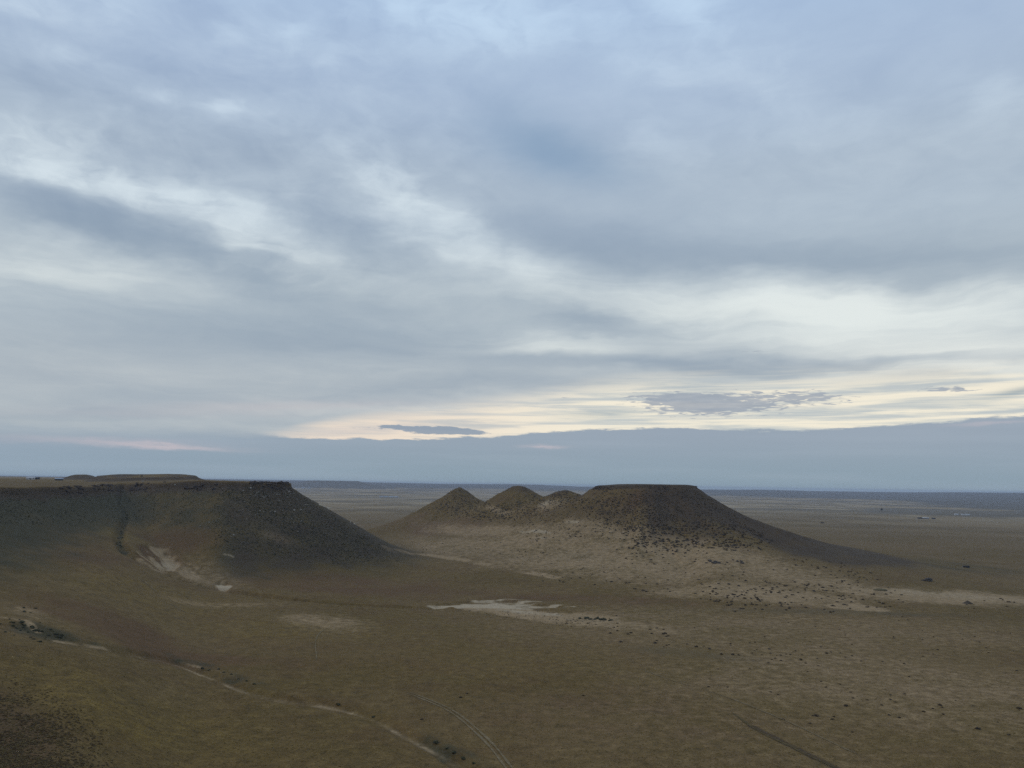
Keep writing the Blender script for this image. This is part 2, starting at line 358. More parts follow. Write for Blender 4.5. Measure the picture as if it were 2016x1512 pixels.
m_hills = mx(sstep(0.93, 1.12, (DD + 500 * WL + 1500 * fbm(GX, GY, 1300, 4, 91)) / DHL), 0.75 * sstep(3150, 3500, DD + 120 * WL) * sstep(4700, 4100, DD + 200 * WL) * sstep(1640, 1760, AA + 40 * WL), 0.85 * (HS['far'] > HS['base'] + 2) * (DD > 5000),
              0.5 * sstep(0.1, 0.35, fbm(GX, GY, 800, 4, 93)) * (DD > 2500))
MASKS = dict(hills=m_hills, pale=m_pale, salt=m_salt, red=m_red, green=m_green, dark=m_dark, yellow=m_yel, far=m_far)


# ------------------------------------------------------------------ node helpers
def lin(c):
    return tuple(((v / 255) / 12.92 if v / 255 <= 0.04045 else ((v / 255 + 0.055) / 1.055) ** 2.4) for v in c)


class NT:
    def __init__(s, tree):
        s.t = tree; s.n = tree.nodes; s.l = tree.links

    def node(s, typ, **kw):
        n = s.n.new(typ)
        for k, v in kw.items(): setattr(n, k, v)
        return n

    def put(s, sock, v):
        if isinstance(v, bpy.types.NodeSocket): s.l.new(v, sock)
        else: sock.default_value = v

    def m(s, op, a, b=0.0, c=None, clamp=False):
        n = s.node('ShaderNodeMath', operation=op, use_clamp=clamp)
        s.put(n.inputs[0], a); s.put(n.inputs[1], b)
        if c is not None: s.put(n.inputs[2], c)
        return n.outputs[0]

    def v(s, op, a, b=(0, 0, 0)):
        n = s.node('ShaderNodeVectorMath', operation=op)
        s.put(n.inputs[0], a); s.put(n.inputs[1], b)
        return n.outputs['Value'] if op in ('DOT_PRODUCT', 'LENGTH', 'DISTANCE') else n.outputs[0]

    def scale(s, a, k):
        n = s.node('ShaderNodeVectorMath', operation='SCALE')
        s.put(n.inputs[0], a); s.put(n.inputs['Scale'], k)
        return n.outputs[0]

    def comb(s, x, y, z=0.0):
        n = s.node('ShaderNodeCombineXYZ')
        s.put(n.inputs[0], x); s.put(n.inputs[1], y); s.put(n.inputs[2], z)
        return n.outputs[0]

    def noise(s, vec, scale, detail=4.0, rough=0.55, dist=0.0, color=False):
        n = s.node('ShaderNodeTexNoise')
        s.put(n.inputs['Vector'], vec); n.inputs['Scale'].default_value = scale; n.inputs['Detail'].default_value = detail
        n.inputs['Roughness'].default_value = rough; n.inputs['Distortion'].default_value = dist
        return n.outputs['Color'] if color else n.outputs['Fac']

    def ss(s, x, a, b):
        """smooth step of x from a (0) to b (1)"""
        n = s.node('ShaderNodeMapRange', interpolation_type='SMOOTHSTEP')
        s.put(n.inputs['Value'], x)
        flip = (not isinstance(a, bpy.types.NodeSocket)) and (not isinstance(b, bpy.types.NodeSocket)) and a > b
        if flip: a, b = b, a
        s.put(n.inputs['From Min'], a); s.put(n.inputs['From Max'], b)
        n.inputs['To Min'].default_value = 1.0 if flip else 0.0; n.inputs['To Max'].default_value = 0.0 if flip else 1.0
        return n.outputs['Result']

    def mix(s, f, a, b, typ='MIX'):
        n = s.node('ShaderNodeMix', data_type='RGBA', blend_type=typ)
        s.put(n.inputs[0], f)
        for k, v in ((6, a), (7, b)):
            if isinstance(v, bpy.types.NodeSocket): s.l.new(v, n.inputs[k])
            else: n.inputs[k].default_value = (*v, 1)
        return n.outputs[2]

    def attr(s, name):
        n = s.node('ShaderNodeAttribute', attribute_name=name)
        return n.outputs['Fac']


def material(name):
    m = bpy.data.materials.new(name); m.use_nodes = True
    t = NT(m.node_tree)
    b = t.n['Principled BSDF']
    b.inputs['Roughness'].default_value = 0.95
    b.inputs['Specular IOR Level'].default_value = 0.1
    return m, t, b


# ------------------------------------------------------------------ ground material: dry steppe
def ground_material():
    m, t, b = material('steppe')
    P = t.node('ShaderNodeNewGeometry').outputs['Position']
    A = {k: t.attr(k) for k in MASKS}
    nb = t.noise(P, 0.006, 5, 0.6)      # 160 m
    nm = t.noise(P, 0.035, 5, 0.6)      # 30 m
    ns = t.noise(P, 0.21, 5, 0.68)      # 5 m
    nf = t.noise(P, 0.9, 4, 0.7)        # 1 m
    jit = t.m('ADD', t.m('MULTIPLY', t.m('SUBTRACT', ns, 0.5), 1.7), t.m('MULTIPLY', t.m('SUBTRACT', nm, 0.5), 1.5))

    def msk(k, sharp=1.0):
        a = A[k]
        w = t.m('MULTIPLY', t.m('MULTIPLY', a, t.m('SUBTRACT', 1.25, a)), 2.2)
        q = t.m('ADD', a, t.m('MULTIPLY', jit, t.m('MULTIPLY', w, sharp)), clamp=True)
        return t.m('ADD', t.m('MULTIPLY', q, 0.55), t.m('MULTIPLY', t.ss(q, 0.22, 0.78), 0.45))
    c = t.mix(t.ss(nb, 0.36, 0.64), G['olive'], G['tan'])
    c = t.mix(t.m('MULTIPLY', t.ss(nm, 0.42, 0.68), 0.5), c, G['brown'])
    c = t.mix(t.m('MULTIPLY', t.ss(ns, 0.5, 0.72), 0.35), c, G['straw'])
    c = t.mix(t.m('MULTIPLY', t.ss(ns, 0.46, 0.28), 0.45), c, G['darkgrass'])
    c = t.mix(msk('yellow'), c, G['yellow'])
    c = t.mix(msk('red'), c, G['red'])
    c = t.mix(msk('green', 0.9), c, G['green'])
    c = t.mix(msk('pale', 0.8), c, t.mix(nm, G['pale'], G['pale2']))
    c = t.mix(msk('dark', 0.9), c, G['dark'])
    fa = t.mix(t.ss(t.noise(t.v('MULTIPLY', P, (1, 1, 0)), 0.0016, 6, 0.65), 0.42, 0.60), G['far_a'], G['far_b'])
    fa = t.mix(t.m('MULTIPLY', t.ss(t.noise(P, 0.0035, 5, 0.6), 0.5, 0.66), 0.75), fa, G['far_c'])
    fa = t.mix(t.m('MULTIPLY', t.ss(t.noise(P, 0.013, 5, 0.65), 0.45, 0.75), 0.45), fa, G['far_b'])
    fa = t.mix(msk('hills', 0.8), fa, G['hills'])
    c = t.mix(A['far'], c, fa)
    c = t.mix(msk('salt', 0.5), c, t.mix(ns, G['salt'], G['salt2']))
    # tufts and bare specks
    sp = t.m('ADD', t.m('MULTIPLY', t.m('SUBTRACT', nf, 0.5), 1.4), t.m('MULTIPLY', t.m('SUBTRACT', ns, 0.5), 0.9))
    val = t.m('ADD', 1.0, sp)
    c = t.mix(1.0, c, t.comb(val, val, val), 'MULTIPLY')
    t.l.new(c, b.inputs['Base Color'])
    bp = t.node('ShaderNodeBump'); bp.inputs['Strength'].default_value = 0.5; bp.inputs['Distance'].default_value = 0.6
    t.l.new(t.m('ADD', t.m('MULTIPLY', nf, 0.5), ns), bp.inputs['Height']); t.l.new(bp.outputs[0], b.inputs['Normal'])
    return m


G = dict(olive=(0.127, 0.081, 0.023), tan=(0.155, 0.099, 0.037), brown=(0.112, 0.064, 0.024), straw=(0.205, 0.137, 0.053), darkgrass=(0.076, 0.053, 0.018),
         yellow=(0.180, 0.116, 0.029), red=(0.122, 0.068, 0.029), green=(0.060, 0.051, 0.025), pale=(0.360, 0.250, 0.135), pale2=(0.270, 0.180, 0.090),
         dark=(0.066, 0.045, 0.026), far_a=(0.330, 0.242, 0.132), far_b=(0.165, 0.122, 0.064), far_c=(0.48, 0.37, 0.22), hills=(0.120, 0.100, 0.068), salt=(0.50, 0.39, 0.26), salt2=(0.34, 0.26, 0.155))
MAT_G = ground_material()

# ------------------------------------------------------------------ terrain meshes: one sheet, cut where a landform rises from it
own = np.zeros((NI, NJ), int)
cand = [('mesa', HS['left'], (AA > 60) & (AA < 960) & (GY > 400) & (DD < 1120) & (sL < 175) & (HS['s_b'] > 28)),
        ('mesa', HS['right'], sR < 250), ('hill', HS['cone_a'], HS['cone_a'] > 5), ('hill', HS['cone_b'], HS['cone_b'] > 5), ('hill', HS['cone_c'], HS['cone_c'] > 5),
        ('hill', HS['s_a'] * 0 + 200, HS['s_a'] < 36), ('hill', HS['s_b'] * 0 + 200, HS['s_b'] < 26), ('mesa', HS['far'], (HS['far'] > 60) & (HS['far'] > HS['base'] - 2))]
bestz = np.full((NI, NJ), 4.0)
for k, (nm_, hz, ok) in enumerate(cand):
    w = ok & (hz > bestz)
    own[w] = k + 1; bestz = np.where(w, hz, bestz)
own[(DD > 9700) | (DD < 300)] = 0
rim_face = own[:-1, :-1]
# normals from the whole field, so that the cuts do not show
VX = np.stack([GX, GY, H1], -1).reshape(-1, 3)
idx = np.arange(NI * NJ).reshape(NI, NJ)
quads = np.stack([idx[:-1, :-1], idx[:-1, 1:], idx[1:, 1:], idx[1:, :-1]], -1)
e1 = VX[quads[..., 2]] - VX[quads[..., 0]]; e2 = VX[quads[..., 3]] - VX[quads[..., 1]]
fn = np.cross(e1, e2)
VN = np.zeros((NI, NJ, 3))
for a, b_ in ((0, 0), (0, 1), (1, 0), (1, 1)):
    VN[a:NI - 1 + a, b_:NJ - 1 + b_] += fn
VN /= np.linalg.norm(VN, axis=-1, keepdims=True) + 1e-12
VN[VN[..., 2] < 0] *= -1
VN = VN.reshape(-1, 3)
flat_masks = {k: v.reshape(-1).astype(np.float32) for k, v in MASKS.items()}


def link(o):
    COL.objects.link(o); return o


def tag(o, label=None, cat=None, group=None, kind=None):
    if label: o['label'] = label
    if cat: o['category'] = cat
    if group: o['group'] = group
    if kind: o['kind'] = kind
    return o


def raw_mesh(name, verts, faces, mat=None, smooth=True):
    """numpy verts and equal-sided numpy faces -> mesh"""
    me = bpy.data.meshes.new(name)
    nv, (nf, k) = len(verts), faces.shape
    me.vertices.add(nv); me.vertices.foreach_set('co', np.ascontiguousarray(verts, np.float32).ravel())
    me.loops.add(nf * k); me.loops.foreach_set('vertex_index', faces.astype(np.int32).ravel())
    me.polygons.add(nf); me.polygons.foreach_set('loop_start', np.arange(0, nf * k, k, dtype=np.int32))
    me.update(calc_edges=True)
    if smooth: me.polygons.foreach_set('use_smooth', np.ones(nf, bool))
    if mat: me.materials.append(mat)
    return me


def sheet(name, sel):
    q = quads[sel]
    u, inv = np.unique(q.ravel(), return_inverse=True)
    me = raw_mesh(name, VX[u], inv.reshape(-1, 4), MAT_G)
    for k, v in flat_masks.items():
        me.attributes.new(k, 'FLOAT', 'POINT').data.foreach_set('value', v[u])
    me.normals_split_custom_set_from_vertices(VN[u])
    return link(bpy.data.objects.new(name, me))


OB = {}
OB['ground'] = tag(sheet('ground', rim_face == 0), kind='structure')
LAND = [('mesa', 'dark flat-topped mesa spur on the left with a steep straight right flank'), ('mesa', 'broad brown flat-topped mesa standing alone in the plain, dotted with shrubs'),
        ('hill', 'sharp conical hill, the pointed one beside the gap between the mesas'), ('hill', 'rounded conical hill between the pointed hill and the low rocky knoll'),
        ('hill', 'low dark rocky knoll touching the left foot of the broad mesa'), ('hill', 'small dark flat mound on the left plateau skyline beside the white roofs'),
        ('hill', 'long low mesa top with yellow grass on the left skyline under the cairn'), ('mesa', 'far blue flat-topped mesa on the horizon between the dark spur and the pointed hill')]
for k, (n_, lab) in enumerate(LAND):
    sel = rim_face == k + 1
    if sel.any(): OB[k] = tag(sheet(n_, sel), lab, n_, kind='structure')


def hz(x, y):
    """height of the built sheet at plan points (bilinear in the polar grid)"""
    x = np.asarray(x, float); y = np.asarray(y, float)
    a = np.arctan2(x, y); rr = np.hypot(x, y)
    j = np.clip(np.searchsorted(az, a), 1, NJ - 1); i = np.clip(np.searchsorted(RR, rr), 1, NI - 1)
    u = np.clip((a - az[j - 1]) / (az[j] - az[j - 1]), 0, 1); w = np.clip((rr - RR[i - 1]) / (RR[i] - RR[i - 1]), 0, 1)
    return (H1[i - 1, j - 1] * (1 - u) + H1[i - 1, j] * u) * (1 - w) + (H1[i, j - 1] * (1 - u) + H1[i, j] * u) * w


# ------------------------------------------------------------------ vehicle tracks and paths, draped on the ground
def track_material(name, c1, c2):
    m, t, b = material(name)
    P = t.node('ShaderNodeNewGeometry').outputs['Position']
    n = t.noise(P, 0.5, 4, 0.65)
    t.l.new(t.mix(t.ss(n, 0.35, 0.65), c1, c2), b.inputs['Base Color'])
    return m


M_TRK = track_material('worn_soil', (0.225, 0.165, 0.09), (0.145, 0.105, 0.05))
M_TRD = track_material('dark_ditch', (0.080, 0.058, 0.024), (0.125, 0.088, 0.034))  # dark brown tones along the ditch line
M_ROAD = track_material('pale_road', (0.40, 0.34, 0.24), (0.28, 0.23, 0.15))
NVAL = lambda s, wl, seed: fbm(s, s * 0.37 + seed * 13.1, wl, 3, seed)


def ribbon(name, label, pts, w, mat, rag=0.5, gaps=0.0, offs=(0.0,), step=3.0, lift=0.14, cat='track', seed=1):
    P = line(pts)
    seg = np.hypot(*(P[1:] - P[:-1]).T); cum = np.concatenate([[0], np.cumsum(seg)])
    n = max(6, int(cum[-1] / step)); s = np.linspace(0, cum[-1], n)
    x = np.interp(s, cum, P[:, 0]); y = np.interp(s, cum, P[:, 1])
    tx, ty = np.gradient(x), np.gradient(y); L = np.hypot(tx, ty) + 1e-9
    nx, ny = ty / L, -tx / L
    V, Fc = [], []
    for o in offs:
        wob = 0.5 * w * NVAL(s, 26, seed + 3)
        hw = 0.5 * w * np.clip(1 + rag * 1.6 * NVAL(s, 14, seed + 7), 0.15, None)
        if gaps: hw = hw * sstep(gaps - 0.25, gaps + 0.1, NVAL(s, 30, seed + 11) * 0.9 + 0.1)
        hw = hw * np.clip(np.minimum(s, cum[-1] - s) / (4 * step), 0.05, 1)
        cx, cy = x + nx * (o + wob), y + ny * (o + wob)
        a = np.stack([cx - nx * hw, cy - ny * hw], -1); b = np.stack([cx + nx * hw, cy + ny * hw], -1)
        base = sum(len(v) for v in V)
        for q in (a, b): V.append(np.concatenate([q, (hz(q[:, 0], q[:, 1]) + lift)[:, None]], 1))
        i = np.arange(n - 1)
        ok = (hw[:-1] > 0.04) | (hw[1:] > 0.04)
        i = i[ok]
        Fc.append(np.stack([base + i, base + n + i, base + n + i + 1, base + i + 1], -1))
    me = raw_mesh(name, np.concatenate(V), np.concatenate(Fc), mat)
    o = link(bpy.data.objects.new(name, me))
    return tag(o, label, cat, kind='structure')


ribbon('vehicle_track', 'double wheel track curving down the grass at lower centre', [(790, 1362), (820, 1370), (880, 1395), (930, 1432), (975, 1477), (1012, 1525)], 0.8, M_TRK, 0.6, 0.0, (-0.95, 0.95), seed=3)
ribbon('footpath', 'thin pale broken trail running diagonally across the plain to the lower right', [(1120, 1262), (1180, 1284), (1230, 1306), (1330, 1342), (1440, 1376), (1560, 1425), (1640, 1463), (1720, 1500)], 0.7, M_TRK, 0.7, 0.12, seed=5)
ribbon('ditch', 'dark narrow ditch line below the diagonal trail', [(1405, 1382), (1440, 1402), (1480, 1431), (1510, 1449), (1545, 1464), (1600, 1492), (1650, 1514), (1720, 1545)], 0.75, M_TRD, 1.0, 0.05, seed=8)
ribbon('footpath', 'short faint path running down the grass in the middle', [(640, 1238), (626, 1250), (621, 1268), (623, 1288), (622, 1302)], 0.6, M_TRK, 0.6, 0.0, seed=9)
ribbon('footpath', 'faint trail descending from the gully bend on the left', [(262, 1128), (300, 1158), (335, 1188), (370, 1208)], 0.8, M_TRK, 0.6, 0.1, seed=12)
ribbon('road', 'pale dirt road crossing the plain to the far white sheds', [(1640, 998), (1700, 1007), (1760, 1013.5), (1810, 1020)], 7, M_ROAD, 0.4, 0.0, step=25, lift=0.6, cat='road', seed=14)
ribbon('road', 'pale dirt road along the far plain at the right edge', [(1560, 1020), (1700, 1021.5), (1850, 1023.5), (1930, 1026.5), (2016, 1031), (2100, 1036)], 6, M_ROAD, 0.5, 0.1, step=25, lift=0.6, cat='road', seed=15)
ribbon('road', 'pale streak of road beside the right flank of the broad mesa', [(1440, 1008), (1500, 1014), (1560, 1016), (1660, 1020)], 6, M_ROAD, 0.5, 0.1, step=25, lift=0.6, cat='road', seed=16)
ribbon('road', 'pale winding road in the gap between the two mesas', [(600, 995), (660, 1000), (720, 1004), (790, 1005)], 9, M_ROAD, 0.6, 0.1, step=25, lift=0.6, cat='road', seed=17)
ribbon('road', 'lower pale road in the gap between the two mesas', [(690, 1030), (740, 1028), (765, 1028)], 5, M_ROAD, 0.6, 0.0, step=20, lift=0.5, cat='road', seed=18)

# ------------------------------------------------------------------ shared shapes
def ico(sub):
    import bmesh
    bm = bmesh.new(); bmesh.ops.create_icosphere(bm, subdivisions=sub, radius=1.0)
    bm.verts.ensure_lookup_table()
    v = np.array([q.co[:] for q in bm.verts]); f = np.array([[q.index for q in p.verts] for p in bm.faces]); bm.free()
    return v, f


I1, I2 = ico(1), ico(2)


def rough(v, amp, wl, seed):
    n = fbm(v[:, 0] + v[:, 2] * 1.7 + seed * 3.3, v[:, 1] - v[:, 2] * 1.3 + seed * 7.7, wl, 3, seed)
    return v * (1 + amp * n)[:, None]


def merge(parts):
    V, Fc, n = [], [], 0
    for v, f in parts:
        V.append(v); Fc.append(f + n); n += len(v)
    return np.concatenate(V), np.concatenate(Fc)


def shrub_shape(seed, lumps=4, base=I2):
    """a low spreading bush: ragged lumps on the ground with twigs of leaf faces sticking out"""
    r = np.random.default_rng(seed); parts = []
    for k in range(lumps):
        v, f = base
        s = r.uniform(0.45, 0.8) if k else 0.8
        o = np.array([r.uniform(-0.55, 0.55), r.uniform(-0.45, 0.45), 0.0]) if k else np.zeros(3)
        q = rough(v, 0.55, 0.6, seed * 9 + k) * np.array([s * 0.62, s * 0.55, s * 0.5]) + o + np.array([0, 0, s * 0.22])
        q[:, 2] = np.maximum(q[:, 2], -0.08)
        parts.append((q, f))
    n = 60
    c = r.normal(0, 0.42, (n, 3)) * np.array([1, 0.9, 0.0]); c[:, 2] = r.uniform(0.08, 0.62, n) * np.clip(1.1 - np.hypot(c[:, 0], c[:, 1]), 0.2, 1)
    d1, d2 = r.normal(0, 0.11, (2, n, 3))
    v = np.stack([c - d1, c + d1, c + d2], 1).reshape(-1, 3)
    parts.append((v, np.arange(3 * n).reshape(n, 3)))
    return merge(parts)


def stuff_mesh(name, shape, xyz, size, mat, flat=1.0):
    """many small plants as one mesh"""
    r = np.random.default_rng(5); n = len(xyz)
    shapes = shape
    V, Fc, off = [], [], 0
    which = r.integers(0, len(shapes), n)
    for k, (v, f) in enumerate(shapes):
        m = np.nonzero(which == k)[0]
        if not len(m): continue
        a = r.uniform(0, 6.283, len(m)); c, s = np.cos(a)[:, None], np.sin(a)[:, None]
        sz = size[m][:, None]
        asp = r.uniform(0.75, 1.3, (len(m), 1))
        X = (v[None, :, 0] * c - v[None, :, 1] * s) * sz * asp + xyz[m, 0:1]
        Y = (v[None, :, 0] * s + v[None, :, 1] * c) * sz / asp + xyz[m, 1:2]
        Z = v[None, :, 2] * sz * flat * r.uniform(0.75, 1.2, (len(m), 1)) + xyz[m, 2:3]
        V.append(np.stack([X, Y, Z], -1).reshape(-1, 3))
        Fc.append((f[None] + (np.arange(len(m)) * len(v))[:, None, None] + off).reshape(-1, 3)); off += len(m) * len(v)
    me = raw_mesh(name, np.concatenate(V), np.concatenate(Fc), mat, False)
    return link(bpy.data.objects.new(name, me))


def plant_material(name, c1, c2, scale=0.8):
    m, t, b = material(name)
    P = t.node('ShaderNodeNewGeometry').outputs['Position']
    t.l.new(t.mix(t.ss(t.noise(P, scale, 3, 0.6), 0.35, 0.65), c1, c2), b.inputs['Base Color'])
    return m


M_SHR = plant_material('shrub_twigs', (0.036, 0.025, 0.014), (0.080, 0.055, 0.030))
M_SHG = plant_material('shrub_green', (0.032, 0.032, 0.016), (0.064, 0.060, 0.030))
M_TUF = plant_material('heather_tufts', (0.085, 0.055, 0.028), (0.155, 0.110, 0.045))
M_TUY = plant_material('grass_tufts', (0.15, 0.105, 0.036), (0.24, 0.17, 0.065))
M_BLD = plant_material('pale_stone', (0.19, 0.165, 0.135), (0.34, 0.31, 0.26), 1.2)
M_RCK = plant_material('dark_stone', (0.045, 0.040, 0.036), (0.10, 0.078, 0.058), 0.9)
M_RCR = plant_material('cap_stone', (0.036, 0.029, 0.024), (0.10, 0.068, 0.046), 0.45)


def drop(px, py):
    p = cast(px, py, H1)
    p[:, 2] = hz(p[:, 0], p[:, 1])
    return p


def inpoly(P, n):
    """random photo positions inside a polygon"""
    P = np.array(P, float); out = []
    lo, hi = P.min(0), P.max(0)
    while len(out) < n:
        q = rng.uniform(lo, hi, (4 * n, 2))
        out.extend(q[sdist(P, q[:, 0], q[:, 1]) < 0].tolist())
    return np.array(out[:n])


# ------------------------------------------------------------------ shrubs
ZONES = [  # photo outline, count, size (m), label, category group
    ([(1230, 1250), (1420, 1262), (2040, 1230), (2040, 1500), (1760, 1480), (1500, 1380), (1300, 1320)], 26, (0.6, 1.2), 0),
    ([(1440, 1205), (2030, 1205), (2040, 1300), (1360, 1290)], 22, (0.7, 1.3), 0),
    ([(1185, 1212), (1330, 1232), (1335, 1275), (1210, 1262)], 20, (1.1, 2.2), 1),
    ([(1080, 1212), (1200, 1216), (1190, 1238), (1090, 1230)], 26, (0.6, 1.3), 1),
    ([(900, 1198), (1010, 1204), (1130, 1212), (1230, 1228), (1180, 1236), (1060, 1226), (950, 1212)], 150, (0.35, 0.95), 1),
    ([(1370, 1150), (1560, 1142), (1760, 1165), (1800, 1192), (1640, 1204), (1390, 1198)], 120, (1.2, 2.6), 2),
    ([(1390, 1160), (1500, 1160), (1510, 1188), (1395, 1188)], 46, (1.2, 2.4), 2),
    ([(1150, 1110), (1700, 1108), (1780, 1170), (1250, 1176)], 90, (1.1, 2.4), 2),
    ([(1050, 1118), (1220, 1118), (1230, 1150), (1080, 1146)], 34, (1.0, 2.0), 2),
    ([(1230, 1082), (1330, 1082), (1420, 1108), (1240, 1112)], 26, (1.2, 2.6), 2),
    ([(1560, 1095), (1620, 1104), (1720, 1140), (1680, 1150), (1600, 1120)], 36, (1.2, 2.4), 2),
    ([(1900, 1176), (2020, 1182), (2020, 1200), (1880, 1196)], 8, (1.2, 2.2), 2),
    ([(1225, 1040), (1300, 1030), (1470, 1035), (1525, 1070), (1440, 1078), (1250, 1076)], 560, (1.3, 2.7), 3),
    ([(1215, 1062), (1500, 1066), (1540, 1082), (1400, 1088), (1220, 1086)], 110, (1.4, 2.8), 3),
    ([(1165, 966), (1370, 968), (1440, 1010), (1480, 1040), (1220, 1044), (1130, 1000)], 900, (1.0, 2.1), 3),
    ([(1150, 985), (1290, 985), (1300, 1050), (1200, 1045)], 300, (1.1, 2.2), 3),
    ([(1000, 1018), (1180, 1005), (1230, 1060), (1040, 1062)], 190, (1.0, 2.2), 3),
    ([(1020, 985), (1060, 972), (1130, 968), (1150, 985), (1090, 1012), (1000, 1018)], 420, (1.1, 2.4), 4),
    ([(845, 1000), (880, 985), (935, 984), (1000, 996), (1015, 1024), (960, 1024), (900, 1016)], 430, (1.2, 2.6), 4),
    ([(880, 968), (930, 968), (950, 985), (860, 992)], 160, (0.9, 1.6), 4),
    ([(740, 1060), (1050, 1050), (1100, 1110), (800, 1090)], 60, (0.9, 1.9), 2),
]
SPOTS = [(160, 356), (200, 353), (233, 367), (353, 339), (352, 347), (300, 398), (365, 401), (396, 401), (475, 392), (570, 368), (635, 404), (666, 398), (756, 400), (895, 393), (922, 386), (605, 421),
         (585, 429), (637, 434), (752, 429), (779, 450), (850, 464), (568, 447), (865, 357), (1277, 299), (1278, 307), (1338, 453), (1215, 440), (1440, 315), (1665, 313), (1737, 299), (1800, 361), (1047, 647),
         (1008, 691), (1128, 659), (1260, 629), (1258, 656), (1286, 670), (1210, 687), (1250, 742), (1310, 758), (1540, 688), (1552, 700), (1498, 706), (1557, 739), (1446, 724), (833, 747), (927, 767), (938, 753),
         (804, 792), (650, 767), (866, 552), (893, 584), (972, 568), (1042, 840), (1750, 821), (1985, 705), (1930, 855), (1095, 438), (1365, 527), (335, 585), (225, 582), (105, 341), (5, 345), (585, 245),
         (833, 240), (1325, 185), (720, 380), (500, 372), (578, 393), (690, 402), (615, 406), (490, 330), (545, 300), (1002, 415), (1040, 408), (970, 258), (975, 392), (280, 256), (148, 249)]
BIG = {(895, 393), (300, 398), (365, 401), (160, 356), (233, 367), (570, 368), (752, 429), (1008, 691), (833, 747), (1985, 705), (1750, 821), (1540, 688)}
LABEL = ['small dark shrub dotted on the open grass plain at lower right', 'dark shrub on the brownish soil between the pale pan and the grass plain', 'dark shrub scattered on the pale fan at the foot of the broad mesa',
         'dark shrub in the dense belt on the slope of the broad mesa', 'dark shrub in the dense cover on the conical hills']
GROUP = ['shrubs dotted on the grass plain', 'shrubs beside the pale pan', 'shrubs on the pale fan below the broad mesa', 'shrubs on the slope of the broad mesa', 'shrubs on the conical hills']
P_, S_, Zn = [], [], []
for pg, n, (a, b), zid in ZONES:
    q = inpoly(pg, n) + rng.normal(0, 1, (n, 2)) * np.array([9, 3.5])
    P_.append(drop(q[:, 0], q[:, 1])); S_.append(0.78 * (a + (b - a) * rng.beta(1.3, 2.4, n))); Zn.append(np.full(n, zid))
sp = np.array(SPOTS, float) / 2.88 + np.array([1316, 1150])
P_.append(drop(sp[:, 0], sp[:, 1])); S_.append(np.array([1.3 if k in BIG else 0.82 for k in SPOTS])); Zn.append(np.where(sp[:, 1] < 1215, 2, 0))
P_ = np.concatenate(P_); S_ = np.concatenate(S_); Zn = np.concatenate(Zn)
rngD = np.hypot(P_[:, 0], P_[:, 1])
keep = rngD < 1500
P_, S_, Zn, rngD = P_[keep], S_[keep], Zn[keep], rngD[keep]
order = np.argsort(-S_ / rngD)
SHAPES = [shrub_shape(40 + k) for k in range(6)]
SMALL = [shrub_shape(60 + k, 2, I1) for k in range(5)]
MESHES = [raw_mesh('shrub', v, f, M_SHR, False) for v, f in SHAPES]


def put_shrub(p, s, mesh, label, group, name='shrub', cat='shrub'):
    o = link(bpy.data.objects.new(name, mesh))
    o.location = (p[0], p[1], p[2] - 0.05 * s); o.rotation_euler = (0, 0, rng.uniform(0, 6.28)); o.scale = (s * rng.uniform(0.85, 1.2), s * rng.uniform(0.85, 1.2), s * rng.uniform(0.75, 1.05))
    return tag(o, label, cat, group)


for k in order[:300]:
    put_shrub(P_[k], S_[k], MESHES[k % 6], LABEL[Zn[k]], GROUP[Zn[k]])
rest = order[300:]
tag(stuff_mesh('shrubs', SMALL, P_[rest], S_[rest], M_SHR), 'dark shrubs covering the slopes of the broad mesa and the conical hills', 'shrubs', kind='stuff')
# bushes in the gullies on the left
g1p = GUL1[(np.linspace(0, 1, len(GUL1)) < 0.52)]
n = 52
i = rng.integers(0, len(g1p) - 1, n); u = rng.uniform(0, 1, (n, 1))
q = g1p[i] * (1 - u) + g1p[i + 1] * u + rng.normal(0, 1.1, (n, 2))
q = np.concatenate([q, hz(q[:, 0], q[:, 1])[:, None]], 1)
GM = [raw_mesh('bush', v, f, M_SHG, False) for v, f in SHAPES[:4]]
for k in range(n):
    put_shrub(q[k], rng.uniform(0.7, 1.7), GM[k % 4], 'dark green bush growing in the upper gully of the left mesa', 'bushes in the upper gully', 'bush', 'bush')
q = np.concatenate([inpoly([(5, 1228), (40, 1224), (100, 1236), (132, 1250), (90, 1262), (30, 1248)], 44), inpoly([(28, 1200), (62, 1205), (60, 1224), (34, 1224)], 8)])
q = q + rng.normal(0, 1, q.shape) * np.array([12, 4])
q = drop(q[:, 0], q[:, 1])
for k in range(len(q)):
    put_shrub(q[k], 0.35 + 1.1 * rng.beta(1.2, 2), GM[k % 4], 'dark green bush in the hollow at the left edge', 'bushes in the left hollow', 'bush', 'bush')
q = np.array([(430, 1318), (455, 1328), (470, 1337), (486, 1341), (500, 1347), (440, 1324), (398, 1316), (412, 1319), (667, 1388), (735, 1412), (665, 1386), (860, 1462), (880, 1474), (895, 1482), (912, 1493), (932, 1503)], float)
q = drop(q[:, 0], q[:, 1])
for k in range(len(q)):
    put_shrub(q[k], rng.uniform(0.7, 1.3), GM[k % 4], 'small dark green bush on the far bank of the winding pale gully', 'bushes along the pale gully', 'bush', 'bush')
q = drop(*np.array([(1142, 1218), (1152, 1219), (1162, 1219.5), (1172, 1220), (1182, 1220.5), (1192, 1221), (1202, 1222), (1157, 1217), (1176, 1218), (1188, 1219)]).T)
for k in range(len(q)):
    put_shrub(q[k], rng.uniform(1.4, 2.6), GM[k % 4], 'green-grey bush in the dark row right of the pale pan', 'bushes right of the pale pan', 'bush', 'bush')
